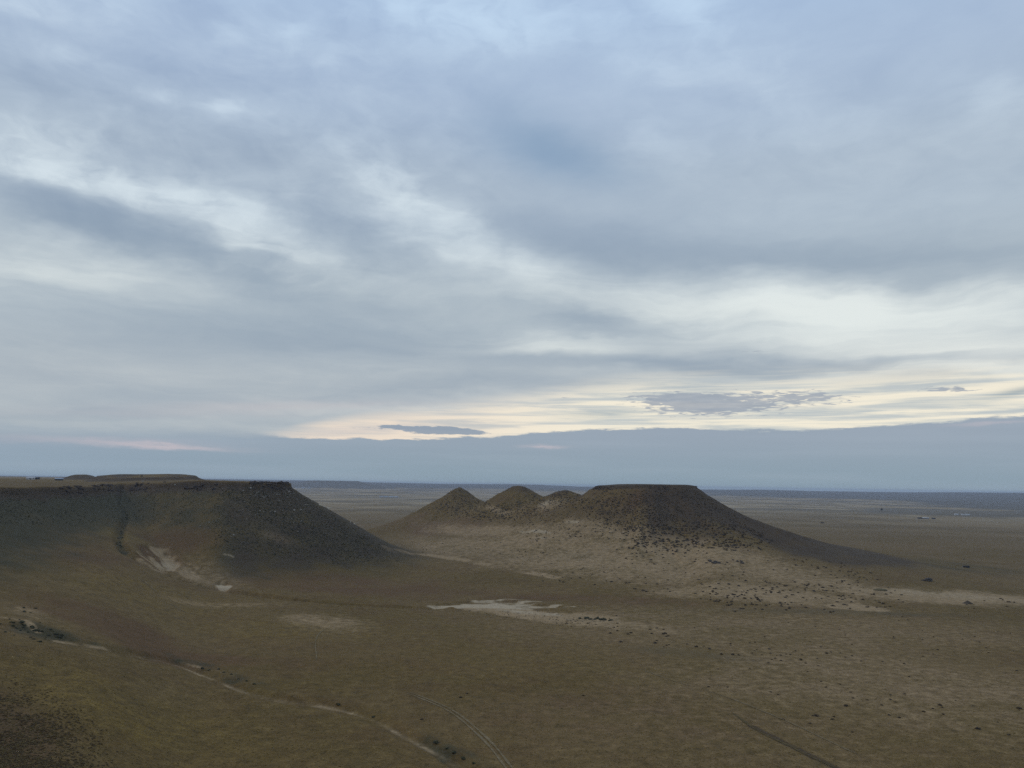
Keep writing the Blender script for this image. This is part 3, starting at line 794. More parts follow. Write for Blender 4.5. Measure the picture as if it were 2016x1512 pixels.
# shrubs one can point at
for px, py, s, lab in [(907, 1373, 1.0, 'lower of two tiny dark shrubs above the double wheel track'), (920, 1365, 0.9, 'upper of two tiny dark shrubs above the double wheel track'),
                       (831, 1416, 1.0, 'tiny dark shrub alone on the grass left of the double wheel track'), (1149, 1369, 0.8, 'tiny dark shrub alone on the brown grass in the lower middle'),
                       (1898, 1101, 1.8, 'tiny dark shrub behind the long dark block on the right plain'), (1618, 1029.5, 6, 'small dark bush alone on the far plain right of the broad mesa'),
                       (515, 946.5, 2.6, 'dark shrub on the flat skyline of the left mesa, nearer the gully'), (529, 947, 2.4, 'dark shrub on the flat skyline of the left mesa, nearer its right tip')]:
    put_shrub(drop([px], [py + 0.5])[0], s, MESHES[0], lab, None)
# ground cover nobody could count
q = inpoly([(-30, 960), (240, 965), (560, 955), (800, 1104), (640, 1112), (420, 1080), (250, 1040), (-30, 1030)], 5200)
q2 = inpoly([(420, 960), (560, 955), (800, 1104), (660, 1110)], 2600)
q = drop(*np.concatenate([q, q2]).T); q = q[np.hypot(q[:, 0], q[:, 1]) < 1050]
sq = sdist(RIM, q[:, 0], q[:, 1]); aq = 1008 + 1507 * q[:, 0] / q[:, 1]
q = q[rng.uniform(0, 1, len(q)) < np.where(aq > 430, sstep(165, 95, sq), 0.85 * sstep(95, 8, sq))]
tag(stuff_mesh('slope_vegetation', SMALL, q, 0.35 + 0.85 * rng.beta(1.2, 2.5, len(q)), M_SHG), 'dark low bushes covering the slope of the left mesa', 'vegetation', kind='stuff')
w = rng.uniform(0, 1, 9000)
P0h = q = inpoly([(-60, 1290), (80, 1330), (200, 1430), (270, 1490), (290, 1560), (-60, 1560)], 11000)
q = drop(*q.T); n1 = fbm(q[:, 0], q[:, 1], 9, 3, 77) + 0.8 * fbm(q[:, 0], q[:, 1], 30, 3, 78)
hp = P0h
q = q[rng.uniform(0, 1, len(q)) < sstep(-0.6, 0.5, n1) * sstep(1.0, 0.35, np.hypot((hp[:, 0] + 40) / 300, (hp[:, 1] - 1500) / 190))]
tag(stuff_mesh('heather', SMALL, q, rng.uniform(0.2, 0.6, len(q)), M_TUF, 0.8), 'dark brown low heath tufts covering the near slope at the lower left', 'heath', kind='stuff')
q = inpoly([(-40, 1250), (300, 1310), (560, 1390), (900, 1520), (-40, 1540)], 5200)
q3 = inpoly([(600, 1280), (1500, 1300), (2040, 1330), (2040, 1530), (1000, 1530)], 7000)
q = drop(*np.concatenate([q, q3]).T)
tag(stuff_mesh('grass_tufts', SMALL, q, rng.uniform(0.15, 0.42, len(q)), M_TUY, 0.7), 'dry grass tufts over the near plain', 'grass', kind='stuff')


# ------------------------------------------------------------------ rocks
def stone_shape(seed, base=I2, box=0.6):
    v, f = base
    q = v / (np.abs(v).max(1, keepdims=True) ** box)
    q = rough(q, 0.45, 0.9, seed)
    r = np.random.default_rng(seed)
    q = q * np.array([0.5, 0.5 * r.uniform(0.7, 1), 0.5 * r.uniform(0.6, 0.9)])
    return q, f


STM = [raw_mesh('boulder', *stone_shape(70 + k), M_BLD, False) for k in range(5)]
STD = [raw_mesh('rock', *stone_shape(80 + k), M_RCK, False) for k in range(5)]
q = np.concatenate([inpoly([(430, 962), (566, 958), (620, 1010), (600, 1050), (480, 1030), (440, 990)], 62), inpoly([(470, 960), (560, 958), (590, 985), (500, 985)], 34), inpoly([(380, 1020), (460, 1040), (470, 1060), (400, 1055)], 10)])
q = drop(*q.T); q = q[np.hypot(q[:, 0], q[:, 1]) < 1050]
for k in range(len(q)):
    o = link(bpy.data.objects.new('boulder', STM[k % 5]))
    s = 0.7 + 1.6 * rng.beta(1.2, 3.2)
    o.location = (q[k, 0], q[k, 1], q[k, 2] + 0.12 * s); o.rotation_euler = (rng.uniform(-.3, .3), rng.uniform(-.3, .3), rng.uniform(0, 6.28)); o.scale = (s, s, s)
    tag(o, 'pale boulder lying on the dark slope under the tip of the left mesa', 'boulder', 'boulders on the slope of the left mesa')
# dark outcrop half way down the fan of the broad mesa
q = np.concatenate([inpoly([(1388, 1104), (1405, 1102), (1420, 1105), (1416, 1109), (1390, 1110)], 10), inpoly([(1440, 1101), (1468, 1104), (1466, 1110), (1444, 1107)], 7)])
q = drop(*q.T)
for k in range(len(q)):
    o = link(bpy.data.objects.new('rock', STD[k % 5])); s = rng.uniform(1.6, 3.6)
    o.location = (q[k, 0], q[k, 1], q[k, 2] + 0.1 * s); o.rotation_euler = (0, 0, rng.uniform(0, 6.28)); o.scale = (s, s, s * 0.7)
    tag(o, 'dark bluish rock in the small outcrop on the fan under the broad mesa', 'rock', 'rocks of the outcrop on the fan')


def single(name, label, cat, v, f, mat, loc, rz=0.0):
    o = link(bpy.data.objects.new(name, raw_mesh(name, v, f, mat, False)))
    o.location = loc; o.rotation_euler = (0, 0, rz)
    return tag(o, label, cat)


p = drop([1825], [1144])[0]
parts = []
for k, (x, y, z, a, b_, c) in enumerate([(2.6, 0.3, 1.5, 3.6, 3.4, 4.0), (-0.2, 0.0, 1.2, 3.8, 3.6, 3.6), (-2.4, 0.1, 0.7, 3.4, 3.0, 2.6), (-5.0, 0, 0.15, 3.6, 2.0, 0.9), (0.8, -1.0, 0.4, 6.4, 2.4, 1.6)]):
    v, f = stone_shape(120 + k, I2, 0.75); parts.append((v * np.array([a, b_, c]) + np.array([x, y, z]), f))
v, f = merge(parts)
single('rock_outcrop', 'dark grey flat-topped rock mass standing alone on the brown plain right of the broad mesa', 'rock', v * 1.05, f, M_RCK, p)
p = drop([1905], [1188])[0]
v, f = ico(3); v = rough(v, 0.35, 0.7, 33); rr0 = np.hypot(v[:, 0], v[:, 1])
v = np.stack([v[:, 0] * 4.4, v[:, 1] * 2.4, np.maximum(v[:, 2], -0.1) * 1.9 * np.clip(1.15 - rr0, 0.15, 1)], -1)
M_MND = plant_material('dark_earth', (0.060, 0.046, 0.032), (0.105, 0.078, 0.050))
single('earth_mound', 'low dark brown earth mound with a small peak on the pale strip at the right', 'mound', v, f, M_MND, p)
p = drop([1733], [1162])[0]
v, f = ico(3); v = rough(v, 0.2, 0.8, 35)
v = np.stack([v[:, 0] * 5.6, v[:, 1] * 3, np.maximum(v[:, 2], -0.1) * 1.3], -1)
single('grassy_mound', 'low olive grassy mound on the pale fan left of the flat-topped rock', 'mound', v, f, plant_material('mound_grass', (0.10, 0.082, 0.04), (0.14, 0.11, 0.055)), p)
# cairn and pale pillar on the left plateau
p = drop([279], [938.5])[0]
sc = np.hypot(p[0], p[1]) / F
parts = []
for k in range(26):
    a = k * 2.4; lv = int(k / 9); rad = (1.6 - 0.55 * lv) * (0.35 + 0.65 * ((k * 7) % 9) / 9)
    v, f = stone_shape(200 + k, I1); s = 1.15 - 0.15 * lv
    parts.append((v * s + np.array([math.cos(a) * rad, math.sin(a) * rad, 0.3 + 0.62 * lv]), f))
v, f = merge(parts)
single('cairn', 'small dark stone cairn on top of the long low mesa on the left skyline', 'cairn', v * 1.1, f, M_RCK, p)
p = drop([281], [949.5])[0]
v, f = ico(3); h = (v[:, 2] + 1) / 2
v = rough(np.stack([v[:, 0] * (0.95 - 0.6 * h), v[:, 1] * (0.95 - 0.6 * h), h * 3.1 - 0.1], -1), 0.1, 0.6, 51)
single('stone_pillar', 'small pale tapering stone pillar standing in front of the long low mesa', 'pillar', v, f, M_BLD, p)
p = drop([344.6], [955.5])[0]
v, f = stone_shape(231); single('boulder', 'single whitish boulder on the dark rim right of the pale pillar', 'boulder', v * 1.7, f, M_BLD, p + np.array([0, 0, 0.4]))


# cap rock: the broken rock band along the rims, part of each mesa
def cap_rock(parent, P, a, b, n, rnd, out, size, zoff=-1.2):
    seg = np.hypot(*(P[1:] - P[:-1]).T); cum = np.concatenate([[0], np.cumsum(seg)])
    s = rng.uniform(a, b, 3 * n) * cum[-1]
    s = s[rng.uniform(0, 1, 3 * n) < sstep(-0.35, 0.45, fbm(s, s * 0, 28, 3, 131))][:n]; n = len(s)
    x = np.interp(s, cum, P[:, 0]); y = np.interp(s, cum, P[:, 1])
    parts = []
    for k in range(n):
        xx, yy = x[k] + rng.normal(0, rnd), y[k] + rng.normal(0, rnd) - out * abs(rng.normal(0, 1))
        z = float(hz(xx, yy)); sz = rng.uniform(*size)
        v, f = stone_shape(300 + k % 40, I1, 0.8)
        an = rng.uniform(0, 6.28); c, s_ = math.cos(an), math.sin(an)
        v = v * np.array([sz * rng.uniform(0.8, 1.6), sz, sz * rng.uniform(0.5, 0.95)])
        v = np.stack([v[:, 0] * c - v[:, 1] * s_, v[:, 0] * s_ + v[:, 1] * c, v[:, 2]], -1)
        parts.append((v + np.array([xx, yy, z + 0.05 * sz]), f))
    v, f = merge(parts)
    o = link(bpy.data.objects.new('cap_rock', raw_mesh('cap_rock', v, f, M_RCR, False)))
    o.parent = parent
    return o


if 0 in OB: cap_rock(OB[0], RIM[:11], 0.0, 1.0, 400, 2.4, 2.6, (0.9, 4.4))
if 1 in OB: cap_rock(OB[1], np.concatenate([RMESA[:7]]), 0.0, 1.0, 230, 1.8, 2.6, (0.6, 2.7))
for key, c, rad in ((2, C1, 26), (3, C2, 26), (4, C3, 24)):
    if key in OB:
        an = np.linspace(math.pi * 0.75, math.pi * 2.25, 14)
        w_ = rng.uniform(0.35, 1.5, 14)
        cap_rock(OB[key], np.stack([c[0] + np.cos(an) * rad * w_, c[1] + np.sin(an) * rad * w_], -1), 0.0, 1.0, 90, 6.0, 2.0, (0.6, 2.0))


# ------------------------------------------------------------------ buildings, far off
M_WHT = plant_material('white_sheet', (0.46, 0.45, 0.44), (0.56, 0.55, 0.53), 0.3)
M_BLU = plant_material('blue_sheet', (0.30, 0.36, 0.44), (0.38, 0.42, 0.48), 0.3)
M_WAL = plant_material('plaster', (0.38, 0.35, 0.31), (0.46, 0.43, 0.38), 0.3)
M_DRK = plant_material('dark_boards', (0.035, 0.032, 0.030), (0.055, 0.050, 0.045), 0.4)
M_OPN = plant_material('window_glass', (0.03, 0.035, 0.045), (0.05, 0.055, 0.065), 0.4)


def boxv(x0, x1, y0, y1, z0, z1):
    v = np.array([(x, y, z) for z in (z0, z1) for y in (y0, y1) for x in (x0, x1)], float)
    f = np.array([(0, 2, 3), (0, 3, 1), (4, 5, 7), (4, 7, 6), (0, 1, 5), (0, 5, 4), (2, 6, 7), (2, 7, 3), (0, 4, 6), (0, 6, 2), (1, 3, 7), (1, 7, 5)])
    return v, f


def house(px, py, wpx, depth, h, rise, wall, roof, label, cat='building', group=None, name='farm_building', turn=0.0, openings=True):
    p = drop([px], [py])[0]
    D = math.hypot(p[0], p[1]); w = wpx * D / F
    e = link(bpy.data.objects.new(name, None)); e.location = p
    e.rotation_euler = (0, 0, math.atan2(-p[0], p[1]) + turn)
    tag(e, label, cat, group)

    def part(n, v, f, m):
        o = link(bpy.data.objects.new(n, raw_mesh(n, v, f, m, False))); o.parent = e; return o
    part('wall', *boxv(-w / 2, w / 2, -depth / 2, depth / 2, -1.5, h), wall)
    ov = 0.5
    t = 0.25
    A = [(-w / 2 - ov, -depth / 2 - ov, h + 0.01), (-w / 2 - ov, 0, h + rise), (-w / 2 - ov, depth / 2 + ov, h + 0.01)]
    B = [(-x, y, z) for x, y, z in A]
    v = np.array(A + B + [(x, y, z + t) for x, y, z in A] + [(x, y, z + t) for x, y, z in B], float)
    f = [(6, 9, 10), (6, 10, 7), (7, 10, 11), (7, 11, 8), (0, 1, 4), (0, 4, 3), (1, 2, 5), (1, 5, 4), (0, 3, 9), (0, 9, 6), (2, 8, 11), (2, 11, 5), (0, 6, 7), (0, 7, 1), (1, 7, 8), (1, 8, 2), (3, 4, 10), (3, 10, 9), (4, 5, 11), (4, 11, 10)]
    part('roof', v, np.array(f), roof)
    if openings:
        part('door', *boxv(-0.6, 0.6, -depth / 2 - 0.08, -depth / 2 + 0.02, 0, 2.1), M_DRK)
        for k in range(max(1, int(w / 6))):
            x = -w / 2 + (k + 0.5) * w / max(1, int(w / 6)) + 1.4
            if abs(x) > 1.3 and x < w / 2 - 1: part('window', *boxv(x - 0.6, x + 0.6, -depth / 2 - 0.07, -depth / 2 + 0.02, 1.0, 2.2), M_OPN)
    return e


house(60, 944.2, 12, 7, 2.6, 1.9, M_WHT, M_WHT, 'white-roofed low farm building on the left plateau, beside a dark shed')
house(72, 943.6, 9, 6, 2.4, 1.2, M_DRK, M_DRK, 'low dark shed right of the white roof on the left plateau', 'shed', name='shed')
house(116, 945.8, 12, 6, 2.2, 1.5, M_DRK, M_BLU, 'pale-blue-roofed shed by itself on the left plateau rim', 'shed', name='shed')
house(1822, 1021.5, 11, 9, 2.6, 1.8, M_DRK, M_WHT, 'long white-roofed farm shed at the end of the pale road on the far plain', 'shed', name='shed')
house(1811, 1021.2, 7, 8, 3, 1, M_DRK, M_DRK, 'low dark shed left of the long white roof on the far plain', 'shed', name='shed')
house(1838, 1022, 6, 8, 3, 1, M_DRK, M_DRK, 'low dark shed right of the long white roof on the far plain', 'shed', name='shed')
house(1883, 1014.2, 6.5, 12, 3.2, 1.8, M_WHT, M_WHT, 'white far house standing a little apart, nearest the pale road of three')
house(1895.5, 1014.6, 5, 12, 3.2, 1.8, M_WHT, M_WHT, 'white far house, the middle one of three at the right')
house(1904.5, 1014.8, 7.5, 12, 3.2, 1.8, M_WHT, M_WHT, 'white far house, the rightmost and longest of three')
for k, (px, py, w) in enumerate([(750, 979.6, 6), (759, 979.6, 8), (770, 979.9, 9), (780, 980.1, 7)]):
    house(px, py, w, 16, 5, 3, M_WAL, M_BLU, ['blue-roofed far farm shed, leftmost of the row in the gap', 'blue-roofed far farm shed, second from the left in the gap row', 'blue-roofed far farm shed, third and longest in the gap row', 'blue-roofed far farm shed, rightmost of the row in the gap'][k], 'farm shed', 'far farm row in the gap', 'farm_shed', openings=False)
for k, (px, py, w) in enumerate([(586, 962, 7), (597, 962, 8), (608, 962.2, 6)]):
    house(px, py, w, 18, 6, 3, M_WAL, M_BLU, ['tiny pale far building, nearest the tip of the left mesa', 'tiny pale far building, middle of three beside the left mesa tip', 'tiny pale far building, farthest right of three beside the left mesa tip'][k], 'building', 'far buildings beside the left mesa tip', 'far_building', openings=False)
# the long dark block on the plain
p = drop([1902.5], [1117.5])[0]
e = link(bpy.data.objects.new('livestock_shed', None)); e.location = p; e.rotation_euler = (0, 0, math.atan2(-p[0], p[1]) + 0.1)
tag(e, 'long low nearly black block standing alone on the grey-green plain at the right', 'shed')
for n_, args in (('wall', (-3.0, 3.0, -1.6, 1.6, -0.6, 1.75)), ('roof', (-3.3, 3.3, -1.9, 1.9, 1.753, 2.05))):
    o = link(bpy.data.objects.new(n_, raw_mesh(n_, *boxv(*args), M_DRK, False))); o.parent = e
# one tree far out on the plain
p = drop([1736], [1006.5])[0]
D = math.hypot(p[0], p[1]); th = 5.0 * D / F
e = link(bpy.data.objects.new('tree', None)); e.location = p; tag(e, 'single dark tree on the far plain above the pale road', 'tree')
a = np.linspace(0, 2 * math.pi, 9)[:-1]
lev = [(0, 0.05), (0.2, 0.035), (0.45, 0.025), (0.7, 0.01)]
v = np.array([(math.cos(t) * r_ * th, math.sin(t) * r_ * th, z_ * th) for z_, r_ in lev for t in a])
f = np.array([tri for L in range(3) for i in range(8) for tri in ((L * 8 + i, L * 8 + (i + 1) % 8, L * 8 + 8 + (i + 1) % 8), (L * 8 + i, L * 8 + 8 + (i + 1) % 8, L * 8 + 8 + i))])
o = link(bpy.data.objects.new('trunk', raw_mesh('trunk', v, f, M_DRK))); o.parent = e
n = 900
c = rng.normal(0, 1, (n, 3)); c /= np.linalg.norm(c, axis=1, keepdims=True); c *= rng.uniform(0.3, 1, (n, 1)) ** 0.5
c = c * np.array([0.36, 0.36, 0.33]) * th + np.array([0, 0, 0.66 * th]); d1, d2 = rng.normal(0, 0.045 * th, (2, n, 3))
o = link(bpy.data.objects.new('crown', raw_mesh('crown', np.stack([c - d1, c + d1, c + d2], 1).reshape(-1, 3), np.arange(3 * n).reshape(n, 3), M_SHG, False))); o.parent = e


# ------------------------------------------------------------------ light: overcast evening sky
SUN_AZ, SUN_EL = math.radians(-75), math.radians(32)
sun = bpy.data.lights.new('sun', 'SUN'); sun.energy = 0.55; sun.angle = math.radians(14); sun.color = (1.0, 0.93, 0.84)
so = link(bpy.data.objects.new('sun', sun))
sd = Vector((math.sin(SUN_AZ) * math.cos(SUN_EL), math.cos(SUN_AZ) * math.cos(SUN_EL), math.sin(SUN_EL)))
so.rotation_euler = sd.to_track_quat('Z', 'Y').to_euler(); so.location = (0, 0, 400)

W = bpy.data.worlds.new('World'); SC.world = W; W.use_nodes = True
def build_sky():
    t = NT(W.node_tree); t.n.clear()
    d = t.v('NORMALIZE', t.node('ShaderNodeTexCoord').outputs['Generated'])
    sx = t.node('ShaderNodeSeparateXYZ'); t.l.new(d, sx.inputs[0])
    x, y, z = sx.outputs
    az_ = t.m('MULTIPLY', t.m('ARCTAN2', x, y), 180 / math.pi)
    el_ = t.m('MULTIPLY', t.m('ARCSINE', z), 180 / math.pi)
    zc = t.m('ADD', t.m('MAXIMUM', z, 0.0), 0.10)
    q = t.comb(t.m('DIVIDE', x, zc), t.m('DIVIDE', y, zc), 0.0)       # the cloud layer seen in perspective
    A = t.comb(az_, el_, 0.0)

    def ae(px, py):
        v = pdir(px, py)
        return math.degrees(math.atan2(v[0], v[1])), math.degrees(math.asin(v[2]))
    # soft warps
    w1 = t.v('SUBTRACT', t.noise(q, 0.9, 3, 0.5, 0, True), (0.5, 0.5, 0.5))
    w2 = t.v('SUBTRACT', t.noise(t.v('MULTIPLY', A, (0.10, 0.28, 1)), 1.0, 4, 0.6, 0, True), (0.5, 0.5, 0.5))
    Aw = t.v('ADD', A, t.v('ADD', t.v('MULTIPLY', w1, (5.5, 2.6, 0)), t.v('MULTIPLY', w2, (6.0, 3.0, 0))))
    Af = t.v('ADD', A, t.v('MULTIPLY', t.v('SUBTRACT', t.noise(t.v('MULTIPLY', A, (0.42, 2.4, 1)), 1.0, 6, 0.68, 0, True), (0.5, 0.5, 0.5)), (2.2, 0.80, 0)))

    def ell(px, py, rx, ry, slope, amp, src, acc):
        c = ae(px, py)
        L = math.hypot(1, slope)
        e = ae(px + rx / L, py + rx * slope / L); n_ = ae(px - ry * slope / L, py + ry / L)
        ang = math.atan2(e[1] - c[1], e[0] - c[0])
        la = math.hypot(e[0] - c[0], e[1] - c[1]); lb = math.hypot(n_[0] - c[0], n_[1] - c[1])
        p = t.v('SUBTRACT', src, (c[0], c[1], 0))
        u = t.v('DOT_PRODUCT', p, (math.cos(ang) / la, math.sin(ang) / la, 0)); w = t.v('DOT_PRODUCT', p, (-math.sin(ang) / lb, math.cos(ang) / lb, 0))
        e_ = t.m('POWER', math.exp(-1), t.m('MULTIPLY_ADD', u, u, t.m('MULTIPLY', w, w)))
        return t.m('MULTIPLY', e_, amp) if acc is None else t.m('MULTIPLY_ADD', e_, amp, acc)

    def total(items, src):
        acc = None
        for it in items: acc = ell(*it, src, acc)
        return acc

    # brightness of the cloud sheet
    upper = t.ss(el_, 8.0, 22.0)
    leftw = t.ss(az_, 4.0, -12.0)
    n_big = t.m('SUBTRACT', t.noise(q, 1.5, 6, 0.58, 0.6), 0.5)
    n_fine = t.m('SUBTRACT', t.noise(t.v('MULTIPLY', A, (0.15, 0.30, 1)), 1.0, 7, 0.60, 0.9), 0.5)
    n_puff = t.m('SUBTRACT', t.noise(t.v('MULTIPLY', Aw, (0.30, 0.50, 1)), 1.0, 6, 0.56, 0.3), 0.5)
    n_str = t.m('SUBTRACT', t.noise(t.v('MULTIPLY', Aw, (0.05, 0.75, 1)), 1.0, 6, 0.58, 0.3), 0.5)
    tex = t.m('ADD', 0.94, t.m('ADD', t.m('MULTIPLY', n_puff, t.m('MULTIPLY', upper, 2.2)), t.m('MULTIPLY', n_str, 1.3)))
    B = t.m('MULTIPLY', total([c for c in CLOUDS if c[5] > 0], Aw), t.m('MAXIMUM', tex, 0.2))
    B = t.m('ADD', B, total([c for c in CLOUDS if c[5] < 0], Aw))
    B = t.m('ADD', B, t.m('MULTIPLY', n_big, t.m('SUBTRACT', 0.36, t.m('MULTIPLY', upper, 0.16))))
    B = t.m('ADD', B, t.m('MULTIPLY', n_fine, t.m('ADD', 0.12, t.m('MULTIPLY', upper, t.m('ADD', 0.16, t.m('MULTIPLY', leftw, 0.36))))))
    B = t.m('ADD', B, t.m('MULTIPLY', n_puff, t.m('MULTIPLY', upper, t.m('ADD', 0.16, t.m('MULTIPLY', leftw, 0.40)))))
    B = t.m('ADD', B, t.m('MULTIPLY', n_str, t.m('SUBTRACT', 0.36, t.m('MULTIPLY', upper, 0.30))))
    B = t.m('ADD', B, t.m('ADD', 0.27, t.m('MULTIPLY', upper, 0.08)))
    # soft shoulders instead of clipping
    B = t.m('ADD', 0.5, t.m('MULTIPLY', t.m('TANH', t.m('MULTIPLY', t.m('SUBTRACT', B, 0.48), 1.6)), 0.58))

    def elramp(stops):
        r = t.node('ShaderNodeValToRGB'); r.color_ramp.interpolation = 'EASE'
        t.l.new(t.m('DIVIDE', el_, 60.0, clamp=True), r.inputs[0])
        els = r.color_ramp.elements
        while len(els) < len(stops): els.new(0.5)
        for e_, (p, c) in zip(els, stops):
            e_.position = p / 60.0; e_.color = (*lin(c), 1)
        return r.outputs[0]
    dark = elramp(SKY_DARK); lite = elramp(SKY_LITE)
    cloud = t.mix(t.m('MULTIPLY', B, 1.0, clamp=True), dark, lite)
    blue = total(BLUES, Aw)
    cloud = t.mix(t.m('MULTIPLY', blue, 0.95, clamp=True), cloud, lin((140, 170, 200)))
    # the opening above the low bank
    def curve(pts):
        r = t.node('ShaderNodeFloatCurve'); cm = r.mapping; c = cm.curves[0]
        P_ = [ae(px, py) for px, py in pts]
        P_ = [((a + 60) / 120, e / 20) for a, e in P_]
        c.points[0].location = (0.0, P_[0][1]); c.points[-1].location = (1.0, P_[-1][1])
        for p in P_: c.points.new(*p)
        cm.update()
        t.l.new(t.m('DIVIDE', t.m('ADD', az_, 60.0), 120.0, clamp=True), r.inputs['Value'])
        return t.m('MULTIPLY', r.outputs[0], 20.0)
    low = curve(EDGE_LOW); up = curve(EDGE_UP)
    sf = t.node('ShaderNodeSeparateXYZ'); t.l.new(Af, sf.inputs[0])
    elf = sf.outputs[1]
    soft = t.m('ADD', 0.10, t.m('MULTIPLY', t.ss(az_, ae(580, 840)[0], ae(400, 840)[0]), 0.75))
    above = t.ss(t.m('DIVIDE', t.m('SUBTRACT', elf, low), soft), -0.7, 1.0)
    gap = t.m('SUBTRACT', 1.0, t.ss(t.m('DIVIDE', t.m('SUBTRACT', el_, low), t.m('SUBTRACT', up, low)), 0.5, 1.15))
    gaz = t.ss(az_, ae(500, 840)[0], ae(640, 840)[0])
    st = t.noise(t.v('MULTIPLY', A, (0.09, 1.9, 1)), 1.0, 5, 0.6, 0.4)
    glow = t.m('MULTIPLY', t.m('MULTIPLY', gap, gaz), t.m('ADD', 0.40, t.m('MULTIPLY', t.ss(st, 0.32, 0.58), 0.6)))
    cream = t.mix(t.ss(st, 0.35, 0.62), lin((208, 212, 206)), lin((246, 238, 218)))
    # pink towards the left end
    cream = t.mix(t.ss(az_, ae(1250, 800)[0], ae(650, 800)[0]), cream, lin((240, 224, 206)))
    col = t.mix(glow, cloud, cream)
    pink = total(PINKS, Af)
    col = t.mix(t.m('MINIMUM', pink, 1.0), col, lin((206, 190, 192)))
    gapblue = total([(2010, 770, 70, 8, -0.18, 0.8), (1180, 815, 80, 9, -0.05, 0.35)], A)
    # dark cloudlets floating in the opening
    cn = t.noise(t.v('MULTIPLY', A, (1.1, 6.5, 1)), 1.0, 5, 0.55, 0.5)
    cl = total(CLETS, A)
    clm = t.ss(t.m('ADD', t.m('MULTIPLY', t.m('SUBTRACT', cn, 0.5), t.m('MINIMUM', t.m('MULTIPLY', cl, 5.0), 1.7)), t.m('MULTIPLY', cl, 0.48)), 0.28, 0.54)
    col = t.mix(t.m('MULTIPLY', clm, 0.85), col, t.mix(t.noise(t.v('MULTIPLY', A, (0.7, 4.0, 1)), 1.0, 3, 0.5), lin((136, 149, 167)), lin((176, 182, 190))))
    hard = total(HARDCL, Af)
    col = t.mix(t.m('MULTIPLY', t.ss(t.m('ADD', hard, t.m('MULTIPLY', t.m('SUBTRACT', t.noise(t.v('MULTIPLY', A, (1.4, 7.0, 1)), 1.0, 3, 0.5), 0.5), 0.5)), 0.34, 0.56), 0.92), col, lin((141, 156, 173)))
    # low bank
    bank = t.mix(t.ss(el_, 0.2, 4.5), lin((141, 160, 173)), lin((152, 165, 179)))
    bank = t.mix(t.m('MULTIPLY', t.ss(az_, ae(900, 900)[0], ae(0, 900)[0]), 0.35), bank, lin((150, 168, 186)))
    bank = t.mix(t.m('MULTIPLY', t.ss(t.noise(t.v('MULTIPLY', A, (0.05, 0.9, 1)), 1.0, 4, 0.5), 0.4, 0.7), 0.18), bank, lin((172, 184, 196)))
    bank = t.mix(t.m('MINIMUM', total(BANKP, Af), 1.0), bank, lin((196, 188, 194)))
    col = t.mix(above, bank, col)
    # under the horizon: the brown of the plain beyond
    ns = t.node('ShaderNodeTexSky', sky_type='NISHITA'); ns.sun_disc = False; ns.sun_elevation = SUN_EL; ns.sun_rotation = SUN_AZ
    ns.altitude = 1000; ns.dust_density = 1.5
    b1 = t.node('ShaderNodeBackground'); t.l.new(ns.outputs[0], b1.inputs[0]); b1.inputs[1].default_value = 0.07
    b2 = t.node('ShaderNodeBackground'); t.l.new(col, b2.inputs[0]); b2.inputs[1].default_value = SKY_GAIN
    cover = t.m('SUBTRACT', 0.97, t.m('ADD', t.m('MULTIPLY', blue, 0.25), t.m('MULTIPLY', gapblue, 0.75)), clamp=True)
    cover = t.m('MAXIMUM', cover, t.m('SUBTRACT', 1.0, above))
    mxs = t.node('ShaderNodeMixShader'); t.l.new(cover, mxs.inputs[0]); t.l.new(b1.outputs[0], mxs.inputs[1]); t.l.new(b2.outputs[0], mxs.inputs[2])
    t.l.new(mxs.outputs[0], t.node('ShaderNodeOutputWorld').inputs[0])


